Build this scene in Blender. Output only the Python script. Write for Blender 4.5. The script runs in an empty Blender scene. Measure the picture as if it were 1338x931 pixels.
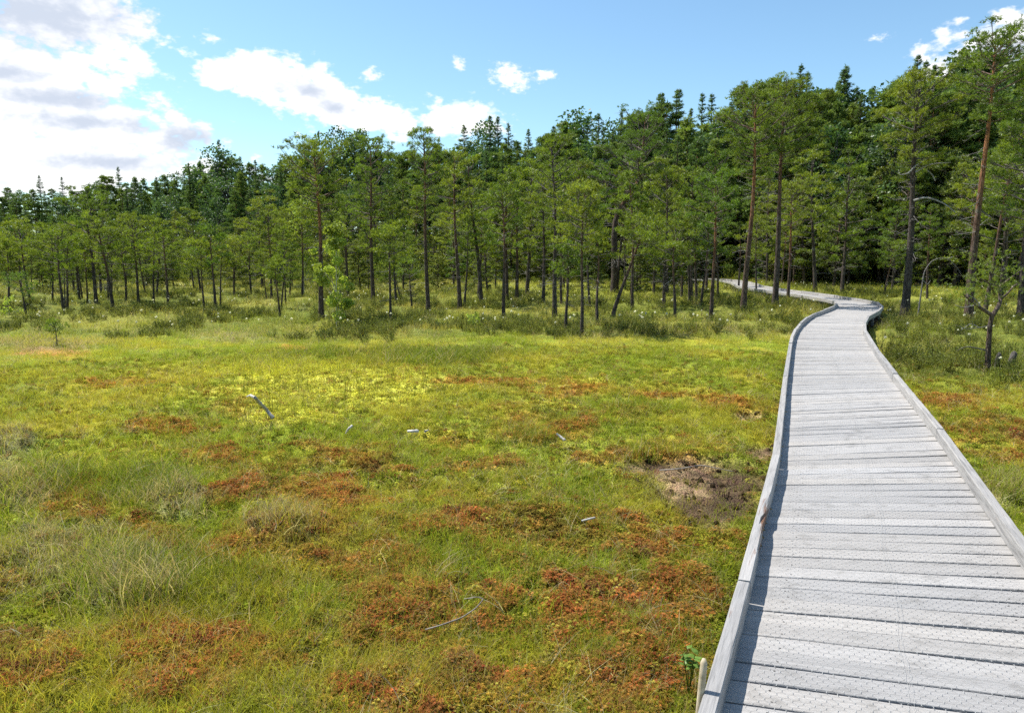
import bpy, math, random
import numpy as np
from mathutils import Vector
R = math.radians
SC = bpy.context.scene
COL = SC.collection
rng = np.random.default_rng(7)
random.seed(7)

# ------------------------------------------------------------------ camera
F_PX, W_PX, H_PX, HORIZON = 950.0, 1338.0, 931.0, 335.0
EYE = 1.85
PITCH = math.atan((H_PX / 2 - HORIZON) / F_PX)
cam = bpy.data.cameras.new('camera'); cam_o = bpy.data.objects.new('camera', cam); COL.objects.link(cam_o)
cam.sensor_fit = 'HORIZONTAL'; cam.sensor_width = 36.0; cam.lens = F_PX / W_PX * 36.0
cam.clip_start = 0.05; cam.clip_end = 6000
cam_o.location = (0, 0, EYE); cam_o.rotation_euler = (R(90) - PITCH, 0, 0)
SC.camera = cam_o

# ------------------------------------------------------------------ sun, sky, exposure
SUN_AZ, SUN_EL = R(-62), R(57)           # azimuth clockwise from the view direction (+Y)
sd = Vector((math.sin(SUN_AZ) * math.cos(SUN_EL), math.cos(SUN_AZ) * math.cos(SUN_EL), math.sin(SUN_EL)))
sun = bpy.data.lights.new('sun', 'SUN'); sun.energy = 4.8; sun.angle = R(0.53); sun.color = (1.0, 0.955, 0.88)
sun_o = bpy.data.objects.new('sun', sun); COL.objects.link(sun_o)
sun_o.rotation_euler = sd.to_track_quat('Z', 'Y').to_euler(); sun_o.location = (0, 0, 60)

SC.view_settings.view_transform = 'Standard'; SC.view_settings.look = 'None'
SC.view_settings.exposure = 0.76; SC.view_settings.gamma = 1.0; SC.view_settings.use_curve_mapping = False
SC.render.engine = 'CYCLES'
cy = SC.cycles
cy.max_bounces = 4; cy.diffuse_bounces = 2; cy.glossy_bounces = 1; cy.transmission_bounces = 3; cy.transparent_max_bounces = 4
cy.caustics_reflective = False; cy.caustics_refractive = False
cy.use_adaptive_sampling = True; cy.adaptive_threshold = 0.02
cy.use_denoising = False; cy.sample_clamp_indirect = 6

def px_dir(px, py):
    u = (px - W_PX / 2) / F_PX; v = (H_PX / 2 - py) / F_PX
    c, s = math.cos(PITCH), math.sin(PITCH)
    return np.array([u, c + v * s, -s + v * c])
def gp(px, py, z=0.0):
    d = px_dir(px, py); t = (z - EYE) / d[2]
    return np.array([d[0] * t, d[1] * t, z])
def at_Y(px, py, Y):
    d = px_dir(px, py); t = Y / d[1]
    return np.array([d[0] * t, Y, EYE + d[2] * t])

class NT:
    """thin helper around a node tree"""
    def __init__(s, tree): s.t = tree; s.n = tree.nodes; s.l = tree.links
    def add(s, typ, **kw):
        n = s.n.new(typ)
        for k, v in kw.items(): setattr(n, k, v)
        return n
    def put(s, sock, v):
        if hasattr(v, 'is_output') or isinstance(v, bpy.types.NodeSocket): s.l.new(v, sock)
        elif v is not None: sock.default_value = v
    def math(s, op, a, b=None, c=None, clamp=False):
        n = s.add('ShaderNodeMath', operation=op, use_clamp=clamp)
        for i, v in enumerate((a, b, c)): s.put(n.inputs[i], v)
        return n.outputs[0]
    def vmath(s, op, a, b=None, out=0):
        n = s.add('ShaderNodeVectorMath', operation=op)
        s.put(n.inputs[0], a)
        if b is not None:
            s.put(n.inputs[3] if op == 'SCALE' else n.inputs[1], b)
        return n.outputs[out]
    def mix(s, f, a, b, blend='MIX'):
        n = s.add('ShaderNodeMix', data_type='RGBA', blend_type=blend)
        s.put(n.inputs[0], f); s.put(n.inputs[6], a); s.put(n.inputs[7], b)
        return n.outputs[2]
    def noise(s, vec, scale, detail=2, rough=0.5, out=0, dim='3D', dist=0.0):
        n = s.add('ShaderNodeTexNoise', noise_dimensions=dim)
        if vec is not None: s.put(n.inputs['Vector'], vec)
        n.inputs['Scale'].default_value = scale; n.inputs['Detail'].default_value = detail
        n.inputs['Roughness'].default_value = rough; n.inputs['Distortion'].default_value = dist
        return n.outputs[out]
    def ramp(s, f, stops, interp='LINEAR'):
        n = s.add('ShaderNodeValToRGB'); n.color_ramp.interpolation = interp
        e = n.color_ramp.elements
        while len(e) < len(stops): e.new(0.5)
        for i, (p, c) in enumerate(stops):
            e[i].position = p; e[i].color = (c[0], c[1], c[2], 1) if len(c) == 3 else c
        s.put(n.inputs[0], f); return n.outputs[0]
    def maprange(s, v, a, b, c=0.0, d=1.0, typ='SMOOTHSTEP'):
        n = s.add('ShaderNodeMapRange', interpolation_type=typ)
        for i, x in enumerate((v, a, b, c, d)): s.put(n.inputs[i], x)
        return n.outputs[0]
    def comb(s, x, y, z):
        n = s.add('ShaderNodeCombineXYZ')
        for i, v in enumerate((x, y, z)): s.put(n.inputs[i], v)
        return n.outputs[0]

def build_world():
    w = bpy.data.worlds.new('World'); SC.world = w; w.use_nodes = True
    t = NT(w.node_tree); t.n.clear()
    out = t.add('ShaderNodeOutputWorld'); bg = t.add('ShaderNodeBackground')
    sky = t.add('ShaderNodeTexSky', sky_type='NISHITA'); sky.sun_disc = False
    sky.sun_elevation = SUN_EL; sky.sun_rotation = SUN_AZ
    sky.air_density = 1.0; sky.dust_density = 0.35; sky.ozone_density = 1.3
    STR = 0.073
    co = t.add('ShaderNodeTexCoord').outputs['Generated']
    sep = t.add('ShaderNodeSeparateXYZ'); t.l.new(co, sep.inputs[0])
    az = t.math('ARCTAN2', sep.outputs[0], sep.outputs[1]); el = t.math('ARCSINE', sep.outputs[2])
    # small direction noise that makes the outlines billow
    n1 = t.add('ShaderNodeTexNoise'); n1.inputs['Scale'].default_value = 9; n1.inputs['Detail'].default_value = 6; n1.inputs['Roughness'].default_value = 0.58
    stretch = t.comb(az, t.math('MULTIPLY', el, 1.7), 0.37)
    t.l.new(stretch, n1.inputs['Vector'])
    fb = t.math('SUBTRACT', n1.outputs[0], 0.5)
    fine = t.math('SUBTRACT', t.noise(stretch, 34, 5, 0.6), 0.5)
    vo = t.add('ShaderNodeTexVoronoi', feature='SMOOTH_F1'); vo.inputs['Scale'].default_value = 26; vo.inputs['Smoothness'].default_value = 0.35; vo.inputs['Detail'].default_value = 2.0
    t.l.new(t.vmath('ADD', stretch, t.vmath('SCALE', t.noise(stretch, 30, 3, 0.5, 1), 0.02)), vo.inputs['Vector'])
    puffy = t.math('SUBTRACT', 0.42, vo.outputs[0])
    tiny = t.math('SUBTRACT', t.noise(stretch, 95, 4, 0.62), 0.5)
    billow = t.math('ADD', t.math('ADD', t.math('ADD', t.math('MULTIPLY', fb, 3.4), t.math('MULTIPLY', tiny, 1.5)), t.math('MULTIPLY', fine, 2.0)), t.math('MULTIPLY', puffy, 1.5))
    wx = t.math('MULTIPLY', t.math('SUBTRACT', t.noise(stretch, 14, 3, 0.5), 0.5), 0.05)
    azw = t.math('ADD', az, wx)
    def blob(px, py, rx, ry):
        d = px_dir(px, py); d = d / np.linalg.norm(d)
        a0 = math.atan2(d[0], d[1]); e0 = math.asin(d[2])
        kx = F_PX / rx; ky = F_PX / ry
        ex = t.math('MULTIPLY', t.math('SUBTRACT', azw, a0), kx)
        ey = t.math('MULTIPLY', t.math('SUBTRACT', el, e0), ky)
        r2 = t.math('ADD', t.math('MULTIPLY', ex, ex), t.math('MULTIPLY', ey, ey))
        return t.math('SUBTRACT', 1.0, t.math('SQRT', r2))
    def union(lst):
        m = None
        for b in lst:
            v = blob(*b); m = v if m is None else t.math('MAXIMUM', m, v)
        return m
    puffs = [(70, 15, 150, 62), (15, 85, 150, 60), (60, 140, 150, 55), (150, 165, 130, 48), (215, 180, 75, 38), (70, 215, 220, 48),
             (355, 107, 88, 36), (420, 132, 70, 34), (500, 158, 110, 38), (590, 160, 75, 32),
                          (1315, 66, 130, 40), (1250, 90, 66, 32)]
    wisps = [(481, 101, 26, 16), (604, 83, 19, 12), (665, 100, 52, 26), (712, 98, 21, 12), (1150, 50, 24, 8), (1192, 66, 22, 14), (640, 165, 60, 22)]
    m = union(puffs)
    cloud = t.maprange(t.math('ADD', m, t.math('MULTIPLY', billow, 0.42)), -0.16, 0.26)
    soft = t.maprange(t.math('ADD', union(wisps), t.math('ADD', t.math('MULTIPLY', billow, 0.30), t.math('MULTIPLY', tiny, 1.1))), 0.05, 0.75)
    cloud = t.math('MAXIMUM', cloud, soft)
    # the same fair-weather cumulus carries on round the rest of the sky
    gen = t.noise(t.comb(t.math('MULTIPLY', az, 1.0), t.math('MULTIPLY', el, 2.2), 3.1), 3.2, 6, 0.55)
    genc = t.maprange(t.math('ADD', gen, t.math('MULTIPLY', fine, 0.10)), 0.57, 0.64)
    outside = t.maprange(t.math('MAXIMUM', t.math('ABSOLUTE', t.math('DIVIDE', az, R(39))), t.math('DIVIDE', el, R(23))), 1.0, 1.15)
    above = t.maprange(el, R(1), R(6))
    cloud = t.math('MAXIMUM', cloud, t.math('MULTIPLY', t.math('MULTIPLY', genc, outside), above))
    # grey bellies
    greys = [(55, 18, 130, 44), (75, 128, 75, 14), (95, 158, 95, 12), (245, 182, 38, 22), (150, 212, 80, 14), (405, 118, 40, 13), (450, 142, 40, 12), (10, 95, 40, 14), (1310, 70, 60, 12)]
    g = t.maprange(t.math('ADD', union(greys), t.math('MULTIPLY', billow, -0.45)), -0.02, 1.25)
    g2 = t.math('MULTIPLY', t.maprange(t.noise(stretch, 17, 4, 0.55), 0.5, 0.72), 0.08)
    g = t.math('MAXIMUM', g, g2)
    white = t.mix(g, (10.0, 10.05, 10.2, 1), (5.5, 6.1, 7.2, 1))
    # lift the blue a little: the photograph's pale summer blue
    skyc = t.mix(1.0, sky.outputs[0], (1.26, 1.50, 1.52, 1), 'MULTIPLY')
    col = t.mix(cloud, skyc, white)
    t.l.new(col, bg.inputs[0]); bg.inputs[1].default_value = STR
    t.l.new(bg.outputs[0], out.inputs[0])
    w.cycles.sampling_method = 'MANUAL'; w.cycles.sample_map_resolution = 1024
build_world()

# ------------------------------------------------------------------ numpy noise
def _hash(ix, iy, s):
    h = (ix.astype(np.int64) * 374761393 + iy.astype(np.int64) * 668265263 + s * 982451653) & 0x7fffffff
    h = ((h ^ (h >> 13)) * 1274126177) & 0x7fffffff
    return ((h ^ (h >> 16)) & 0xffff) / 65535.0
def vnoise(x, y, s=0):
    ix = np.floor(x); iy = np.floor(y); fx = x - ix; fy = y - iy
    ux = fx * fx * (3 - 2 * fx); uy = fy * fy * (3 - 2 * fy)
    a = _hash(ix, iy, s); b = _hash(ix + 1, iy, s); c = _hash(ix, iy + 1, s); d = _hash(ix + 1, iy + 1, s)
    return (a * (1 - ux) + b * ux) * (1 - uy) + (c * (1 - ux) + d * ux) * uy
def fbm(x, y, f, o=3, s=0):
    x = np.asarray(x, float); y = np.asarray(y, float)
    r = 0; a = 0.5; tot = 0
    for i in range(o):
        r = r + a * vnoise(x * f + 17.3 * i, y * f - 9.1 * i, s + i); tot += a; a *= 0.5; f *= 2.03
    return r / tot
def sstep(a, b, v): 
    t = np.clip((v - a) / (b - a), 0, 1); return t * t * (3 - 2 * t)

# ------------------------------------------------------------------ boardwalk course (world metres)
DECK_Z, DECK_W = 0.25, 1.26
CTRL = np.array([(-0.9, -3.0), (0.38, 0.0), (1.347, 2.18), (2.62, 5.13), (4.02, 8.7), (5.02, 11.2), (5.98, 13.6), (7.15, 16.2), (8.55, 18.9), (10.35, 21.8),
                 (11.6, 24.6), (12.0, 28.5), (12.05, 32.5), (12.35, 37.5), (13.5, 43.0), (13.9, 47.5), (12.5, 52.0)])
def smooth_curve(P, n=14):
    out = []
    for i in range(len(P) - 1):
        p0 = P[max(i - 1, 0)]; p1 = P[i]; p2 = P[i + 1]; p3 = P[min(i + 2, len(P) - 1)]
        for k in range(n):
            t = k / n
            out.append(0.5 * ((2 * p1) + (-p0 + p2) * t + (2 * p0 - 5 * p1 + 4 * p2 - p3) * t * t + (-p0 + 3 * p1 - 3 * p2 + p3) * t ** 3))
    out.append(P[-1]); return np.array(out)
PATH = smooth_curve(CTRL)
SEG = np.linalg.norm(np.diff(PATH, axis=0), axis=1); ARC = np.concatenate([[0], np.cumsum(SEG)])
def path_at(s):
    s = np.asarray(s, float)
    x = np.interp(s, ARC, PATH[:, 0]); y = np.interp(s, ARC, PATH[:, 1])
    e = 0.25
    dx = np.interp(s + e, ARC, PATH[:, 0]) - np.interp(s - e, ARC, PATH[:, 0])
    dy = np.interp(s + e, ARC, PATH[:, 1]) - np.interp(s - e, ARC, PATH[:, 1])
    n = np.hypot(dx, dy) + 1e-9
    return x, y, dx / n, dy / n
def path_dist(x, y):
    x = np.asarray(x, float).ravel(); y = np.asarray(y, float).ravel(); out = np.empty(len(x))
    P = PATH[::2]
    A = P[:-1]; B = P[1:]; D = B - A; L2 = (D ** 2).sum(1)
    for i in range(0, len(x), 20000):
        q = np.stack([x[i:i + 20000], y[i:i + 20000]], 1)[:, None, :] - A[None]
        tt = np.clip((q * D[None]).sum(2) / L2[None], 0, 1)
        out[i:i + 20000] = np.sqrt(((q - tt[..., None] * D[None]) ** 2).sum(2)).min(1)
    return out

# ------------------------------------------------------------------ ground zones
def ell(px, py, rx, ry):
    c = gp(px, py); a = gp(px + rx, py); n = gp(px, py + ry); f = gp(px, max(py - ry, 345))
    return (c[0], (n[1] + f[1]) / 2 if ry > 3 else c[1], abs(a[0] - c[0]), abs(f[1] - n[1]) / 2, c[0] / c[1])
RED = [ell(*a) for a in [(350, 635, 80, 28), (200, 706, 50, 14), (450, 650, 70, 32), (410, 705, 100, 40), (540, 790, 110, 45), (700, 700, 70, 40), (830, 712, 110, 40),
        (250, 865, 110, 45), (560, 905, 210, 34), (840, 900, 90, 38), (640, 690, 90, 40), (790, 780, 90, 45), (30, 870, 70, 40), (900, 760, 50, 40), (280, 600, 40, 16),
        (640, 603, 45, 8), (740, 560, 40, 8), (1290, 560, 80, 18), (1330, 595, 60, 20), (1240, 528, 50, 12)]]
ORANGE = [ell(*a) for a in [(160, 499, 70, 9), (215, 556, 45, 10), (740, 511, 70, 8), (640, 498, 70, 6), (380, 455, 25, 4), (950, 525, 45, 8), (70, 462, 40, 5), (860, 515, 60, 6)]]
YEL = [ell(*a) for a in [(385, 492, 150, 18), (480, 516, 110, 18), (330, 520, 120, 24), (400, 545, 60, 12), (560, 500, 100, 12), (730, 530, 50, 8)]]
PEAT = [ell(*a) for a in [(930, 625, 80, 27), (885, 607, 75, 13), (940, 655, 60, 22), (925, 684, 34, 11), (978, 541, 20, 5), (990, 585, 22, 9), (895, 650, 40, 9)]]
DRY = [ell(*a) for a in [(30, 640, 60, 26), (230, 662, 55, 24), (100, 735, 110, 40), (150, 775, 90, 40), (15, 580, 30, 18), (60, 452, 90, 9), (310, 442, 60, 7), (900, 436, 130, 6), (1310, 640, 60, 20), (360, 700, 60, 30)]]
TALL = [ell(*a) for a in [(70, 615, 60, 25), (165, 640, 70, 30), (520, 470, 130, 14), (350, 480, 60, 12), (690, 570, 30, 10), (230, 770, 120, 60), (860, 595, 30, 8)]]
def patch(lst, x, y, warp):
    m = np.full(np.shape(x), -1.0)
    for cx, cy_, rx, ry, sl in lst:
        ex = (x - cx - (y - cy_) * sl) / rx; ey = (y - cy_) / ry
        m = np.maximum(m, 1.25 - np.sqrt(ex * ex + ey * ey))
    return sstep(0.05, 0.75, m + warp)
def tree_edge(x, y):
    # 1 where heath and trees begin, 0 on the open moss
    e = 16.2 + 0.10 * np.abs(x + 3) + 1.6 * (fbm(x, y, 0.3, 2, 44) - 0.5)
    right = x > 0.4307 * y + 0.4
    e = np.where(right, 10.5 + 1.5 * (fbm(x, y, 0.5, 2, 45) - 0.5), e)
    return sstep(-0.8, 1.0, y - e)
def zones(x, y):
    w = (fbm(x, y, 1.1, 3, 3) - 0.5) * 1.5 + (fbm(x, y, 4.5, 2, 9) - 0.5) * 0.9
    w2 = (fbm(x, y, 1.6, 3, 23) - 0.5) * 1.2 + (fbm(x, y, 6, 2, 19) - 0.5) * 0.8
    near = sstep(11.5, 5.0, y)
    fz = (fbm(x, y, 8, 2, 77) - .5) * 1.3 + (fbm(x, y, 22, 1, 78) - .5) * .9
    fz = fz + (fbm(x, y, 3.4, 2, 79) - .5) * 1.6
    red = np.maximum(patch(RED, x, y, w * .6 + fz * .9 + .06) * .95 * (0.55 + 0.45 * sstep(.38, .55, fbm(x, y, 1.9, 2, 83))), sstep(0.60, 0.78, fbm(x, y, 0.9, 3, 71) + (fbm(x, y, 5, 2, 72) - .5) * 0.35) * (0.12 + 0.65 * near))
    ora = patch(ORANGE, x, y, w2 + fz * .4); yel = patch(YEL, x, y, w)
    peat = patch(PEAT, x, y, w2 * 0.55 + 0.16); dry = patch(DRY, x, y, w2); tall = patch(TALL, x, y, w)
    tr = tree_edge(x, y)
    red = red * (1 - tr)
    return dict(red=red, ora=ora * (1 - tr), yel=yel * (1 - tr), peat=peat, dry=dry, tall=tall, tree=tr)
def ground_h(x, y):
    x = np.asarray(x, float); y = np.asarray(y, float)
    r = np.hypot(x, y)
    z = zones(x, y); tr = z['tree']
    h = (fbm(x, y, 0.45, 3, 1) - 0.5) * (0.14 + 0.22 * tr) + (fbm(x, y, 2.2, 3, 5) - 0.5) * (0.10 + 0.06 * tr) + (fbm(x, y, 9, 2, 6) - 0.5) * 0.065 + (fbm(x, y, 24, 1, 16) - 0.5) * 0.02 * sstep(14, 8, r)
    h = h + 0.07 * z['dry'] + 0.04 * z['red'] * fbm(x, y, 3, 2, 8) - 0.09 * z['peat'] + 0.07 * z['peat'] * (fbm(x, y, 7, 3, 12) - 0.4)
    d = path_dist(x, y).reshape(x.shape)
    k = sstep(0.55, 1.15, d)
    h = h * k - 0.05 * (1 - k)
    far = sstep(55, 140, r)
    return np.where(y > 0, h + far * (3.0 + 2 * fbm(x, y, 0.01, 2, 2)), h)

# ------------------------------------------------------------------ mesh + material helpers
def mesh(name, V, T, mat=None, smooth=False, col=None, colname='col'):
    V = np.asarray(V, np.float32); T = np.asarray(T, np.int32)
    k = T.shape[1]
    me = bpy.data.meshes.new(name)
    me.vertices.add(len(V)); me.vertices.foreach_set('co', V.ravel())
    me.loops.add(T.size); me.loops.foreach_set('vertex_index', T.ravel())
    me.polygons.add(len(T)); me.polygons.foreach_set('loop_start', np.arange(0, T.size, k, dtype=np.int32))
    me.update(calc_edges=True)
    me.polygons.foreach_set('use_smooth', np.full(len(T), bool(smooth)))
    if col is not None:
        a = me.attributes.new(colname, 'FLOAT_COLOR', 'POINT')
        c = np.ones((len(V), 4), np.float32); c[:, :col.shape[1]] = col
        a.data.foreach_set('color', c.ravel())
    if mat: me.materials.append(mat)
    return me
class Acc:
    """collects vertices, faces (tris) and a per-vertex colour"""
    def __init__(s): s.V = []; s.T = []; s.C = []; s.n = 0
    def add(s, V, T, c=(1, 1, 1)):
        V = np.asarray(V, float); T = np.asarray(T, int)
        c = np.asarray(c, float)
        if c.ndim == 1: c = np.tile(c, (len(V), 1))
        s.V.append(V); s.T.append(T + s.n); s.C.append(c); s.n += len(V)
    def arrays(s): return np.concatenate(s.V), np.concatenate(s.T), np.concatenate(s.C)
    def mesh(s, name, mat, smooth=False):
        V, T, C = s.arrays(); return mesh(name, V, T, mat, smooth, C)
def link(name, data, parent=None, loc=(0, 0, 0), rot=(0, 0, 0), scale=None):
    o = bpy.data.objects.new(name, data); COL.objects.link(o)
    o.location = loc; o.rotation_euler = rot
    if scale is not None: o.scale = scale
    if parent: o.parent = parent
    return o
def tag(o, label=None, cat=None, group=None, kind=None):
    if label: o['label'] = label
    if cat: o['category'] = cat
    if group: o['group'] = group
    if kind: o['kind'] = kind
    return o
def tube(P, rad, k=6, cap=True):
    P = np.asarray(P, float); n = len(P); rad = np.broadcast_to(rad, (n,))
    tg = np.gradient(P, axis=0); tg /= np.linalg.norm(tg, axis=1)[:, None] + 1e-9
    up = np.array([0.31, 0.17, 0.93]); 
    if abs(tg[0] @ up) > 0.9: up = np.array([0.95, 0.1, 0.2])
    a = np.cross(tg, up); a /= np.linalg.norm(a, axis=1)[:, None] + 1e-9; b = np.cross(tg, a)
    an = np.linspace(0, 2 * np.pi, k, endpoint=False)
    V = P[:, None] + rad[:, None, None] * (np.cos(an)[None, :, None] * a[:, None] + np.sin(an)[None, :, None] * b[:, None])
    V = V.reshape(-1, 3)
    i = np.arange(n - 1)[:, None] * k; j = np.arange(k)[None]; jn = (j + 1) % k
    q0 = i + j; q1 = i + jn; q2 = i + k + jn; q3 = i + k + j
    T = np.concatenate([np.stack([q0, q1, q2], -1).reshape(-1, 3), np.stack([q0, q2, q3], -1).reshape(-1, 3)])
    if cap:
        V = np.concatenate([V, P[-1:]]); e = (n - 1) * k; jj = np.arange(k)
        T = np.concatenate([T, np.stack([e + jj, e + (jj + 1) % k, np.full(k, n * k)], -1)])
    return V, T
def unit(v): return v / (np.linalg.norm(v, axis=-1, keepdims=True) + 1e-9)

def material(name):
    m = bpy.data.materials.new(name); m.use_nodes = True
    t = NT(m.node_tree); t.n.clear(); t.out = t.add('ShaderNodeOutputMaterial'); return m, t
def principled(t, color, rough=0.8, spec=0.25, normal=None):
    b = t.add('ShaderNodeBsdfPrincipled')
    t.put(b.inputs['Base Color'], color); t.put(b.inputs['Roughness'], rough); t.put(b.inputs['Specular IOR Level'], spec)
    if normal is not None: t.l.new(normal, b.inputs['Normal'])
    return b.outputs[0]
def bump(t, h, strength=0.5, dist=0.02):
    b = t.add('ShaderNodeBump'); b.inputs['Strength'].default_value = strength; b.inputs['Distance'].default_value = dist
    t.l.new(h, b.inputs['Height']); return b.outputs[0]
def attr(t, name, typ='GEOMETRY'):
    a = t.add('ShaderNodeAttribute', attribute_type=typ, attribute_name=name); return a.outputs['Color']
def leaf_shader(t, col, trans=0.45, gloss=0.04, tcol=None, rough=0.5):
    d = t.add('ShaderNodeBsdfDiffuse'); t.put(d.inputs[0], col)
    tr = t.add('ShaderNodeBsdfTranslucent'); t.put(tr.inputs[0], tcol if tcol is not None else col)
    mx = t.add('ShaderNodeMixShader'); mx.inputs[0].default_value = trans
    t.l.new(d.outputs[0], mx.inputs[1]); t.l.new(tr.outputs[0], mx.inputs[2])
    g = t.add('ShaderNodeBsdfGlossy'); g.inputs['Roughness'].default_value = rough; g.inputs[0].default_value = (1, 1, 1, 1)
    m2 = t.add('ShaderNodeMixShader'); m2.inputs[0].default_value = gloss
    t.l.new(mx.outputs[0], m2.inputs[1]); t.l.new(g.outputs[0], m2.inputs[2])
    t.l.new(m2.outputs[0], t.out.inputs[0])
def hsv(t, col, h=0.5, s=1.0, v=1.0):
    n = t.add('ShaderNodeHueSaturation'); t.put(n.inputs['Hue'], h); t.put(n.inputs['Saturation'], s); t.put(n.inputs['Value'], v); t.put(n.inputs['Color'], col)
    return n.outputs[0]
def foliage_mat(name, c0, c1, trans=0.45, gloss=0.04, tmul=(1.25, 1.2, 0.7)):
    m, t = material(name)
    oi = t.add('ShaderNodeObjectInfo').outputs['Random']
    base = t.mix(oi, (*c0, 1), (*c1, 1))
    col = t.mix(1.0, base, attr(t, 'col'), 'MULTIPLY')
    leaf_shader(t, col, trans, gloss, t.mix(1.0, col, (*tmul, 1), 'MULTIPLY')); return m
def tint_mat(name, trans=0.45, gloss=0.05):
    m, t = material(name)
    ti = attr(t, 'tint', 'INSTANCER')
    col = t.mix(1.0, ti, attr(t, 'col'), 'MULTIPLY')
    oi = t.add('ShaderNodeObjectInfo').outputs['Random']
    col = hsv(t, col, v=t.maprange(oi, 0, 1, 0.75, 1.25, 'LINEAR'))
    leaf_shader(t, col, trans, gloss, t.mix(1.0, col, (1.25, 1.2, 0.8, 1), 'MULTIPLY')); return m

M_PINE = foliage_mat('pine_needles', (0.105, 0.180, 0.018), (0.220, 0.268, 0.026), 0.52, 0.03)
M_EDGE = foliage_mat('edge_needles', (0.125, 0.180, 0.024), (0.185, 0.220, 0.026), 0.5, 0.04)
M_FOREST = foliage_mat('forest_needles', (0.110, 0.180, 0.040), (0.190, 0.245, 0.042), 0.48, 0.02, (1.1, 1.15, 0.8))
M_SPRUCE = foliage_mat('spruce_needles', (0.100, 0.172, 0.054), (0.150, 0.215, 0.054), 0.46, 0.02, (1.1, 1.15, 0.8))
M_BROAD = foliage_mat('broad_leaves', (0.060, 0.125, 0.036), (0.095, 0.155, 0.040), 0.45, 0.03)
M_BIRCH = foliage_mat('birch_leaves', (0.27, 0.36, 0.06), (0.33, 0.40, 0.06), 0.5, 0.02)
M_VEG = tint_mat('bog_plants', 0.5, 0.012)
M_MOSSV = tint_mat('moss_heads', 0.3, 0.0)

def bark_mat():
    m, t = material('pine_bark')
    c = attr(t, 'col'); s = t.add('ShaderNodeSeparateColor'); t.l.new(c, s.inputs[0])
    tc = t.add('ShaderNodeTexCoord').outputs['Object']
    oi = t.add('ShaderNodeObjectInfo').outputs['Random']
    st = t.vmath('MULTIPLY', tc, (1, 1, 0.28))
    vo = t.add('ShaderNodeTexVoronoi', feature='DISTANCE_TO_EDGE'); vo.inputs['Scale'].default_value = 22
    t.l.new(t.vmath('ADD', st, t.vmath('SCALE', t.noise(tc, 9, 3, 0.5, 1), 0.05)), vo.inputs['Vector'])
    plates = t.maprange(vo.outputs[0], 0.0, 0.12)
    dark = t.ramp(t.noise(st, 16, 4, 0.6), [(0.3, (0.038, 0.032, 0.028)), (0.55, (0.088, 0.074, 0.064)), (0.8, (0.18, 0.16, 0.14))])
    red = t.ramp(t.noise(st, 13, 4, 0.6), [(0.3, (0.16, 0.07, 0.035)), (0.55, (0.36, 0.16, 0.07)), (0.8, (0.50, 0.26, 0.13))])
    pale = t.ramp(t.noise(tc, 25, 3, 0.6), [(0.3, (0.20, 0.185, 0.17)), (0.7, (0.50, 0.48, 0.45))])
    col = t.mix(s.outputs[0], dark, red)
    col = t.mix(t.math('SUBTRACT', 1.0, plates), col, t.mix(1.0, col, (0.42, 0.4, 0.38, 1), 'MULTIPLY'))
    col = t.mix(s.outputs[1], col, pale)
    # grey-green lichen on some bark
    li = t.math('MULTIPLY', t.maprange(t.noise(tc, 5, 3, 0.6), 0.58, 0.7), 0.5)
    col = t.mix(li, col, (0.20, 0.21, 0.17, 1))
    b = bump(t, t.math('ADD', plates, t.noise(st, 40, 3, 0.6)), 0.8, 0.015)
    t.l.new(principled(t, col, 0.9, 0.15, b), t.out.inputs[0]); return m
M_BARK = bark_mat()
def birch_bark_mat():
    m, t = material('birch_bark')
    tc = t.add('ShaderNodeTexCoord').outputs['Object']
    n = t.noise(t.vmath('MULTIPLY', tc, (1, 1, 4)), 6, 4, 0.6)
    col = t.ramp(n, [(0.35, (0.05, 0.045, 0.04)), (0.47, (0.45, 0.43, 0.40)), (0.8, (0.68, 0.66, 0.62))])
    t.l.new(principled(t, col, 0.75, 0.2), t.out.inputs[0]); return m
M_BIRCHBARK = birch_bark_mat()

# ------------------------------------------------------------------ the ground sheet
def ground_mat():
    m, t = material('bog_surface')
    g = attr(t, 'gcol')
    pos = t.add('ShaderNodeNewGeometry').outputs['Position']
    fine = t.noise(pos, 55, 4, 0.65); mid = t.noise(pos, 9, 4, 0.6); spk = t.noise(pos, 130, 2, 0.6)
    k = t.math('ADD', t.math('MULTIPLY', fine, 1.3), t.math('MULTIPLY', spk, 0.7))
    col = t.mix(1.0, g, t.ramp(k, [(0.70, (0.22, 0.20, 0.18)), (0.98, (0.95, 0.95, 0.9)), (1.25, (1.7, 1.7, 1.6))]), 'MULTIPLY')
    hue = t.maprange(mid, 0.3, 0.7, 0.475, 0.525, 'LINEAR')
    col = hsv(t, col, h=hue, v=t.maprange(t.noise(pos, 3, 3, 0.6), 0.3, 0.7, 0.8, 1.2, 'LINEAR'))
    vo = t.add('ShaderNodeTexVoronoi'); vo.inputs['Scale'].default_value = 60; t.l.new(pos, vo.inputs['Vector'])
    hgt = t.math('ADD', t.math('MULTIPLY', fine, 0.8), t.math('SUBTRACT', t.math('MULTIPLY', mid, 1.2), t.math('MULTIPLY', vo.outputs[0], 0.6)))
    t.l.new(principled(t, col, 0.95, 0.08, bump(t, hgt, 0.9, 0.035)), t.out.inputs[0]); return m
M_GROUND = ground_mat()
def mixc(a, b, k): return a * (1 - k[..., None]) + np.asarray(b) * k[..., None]
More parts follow.
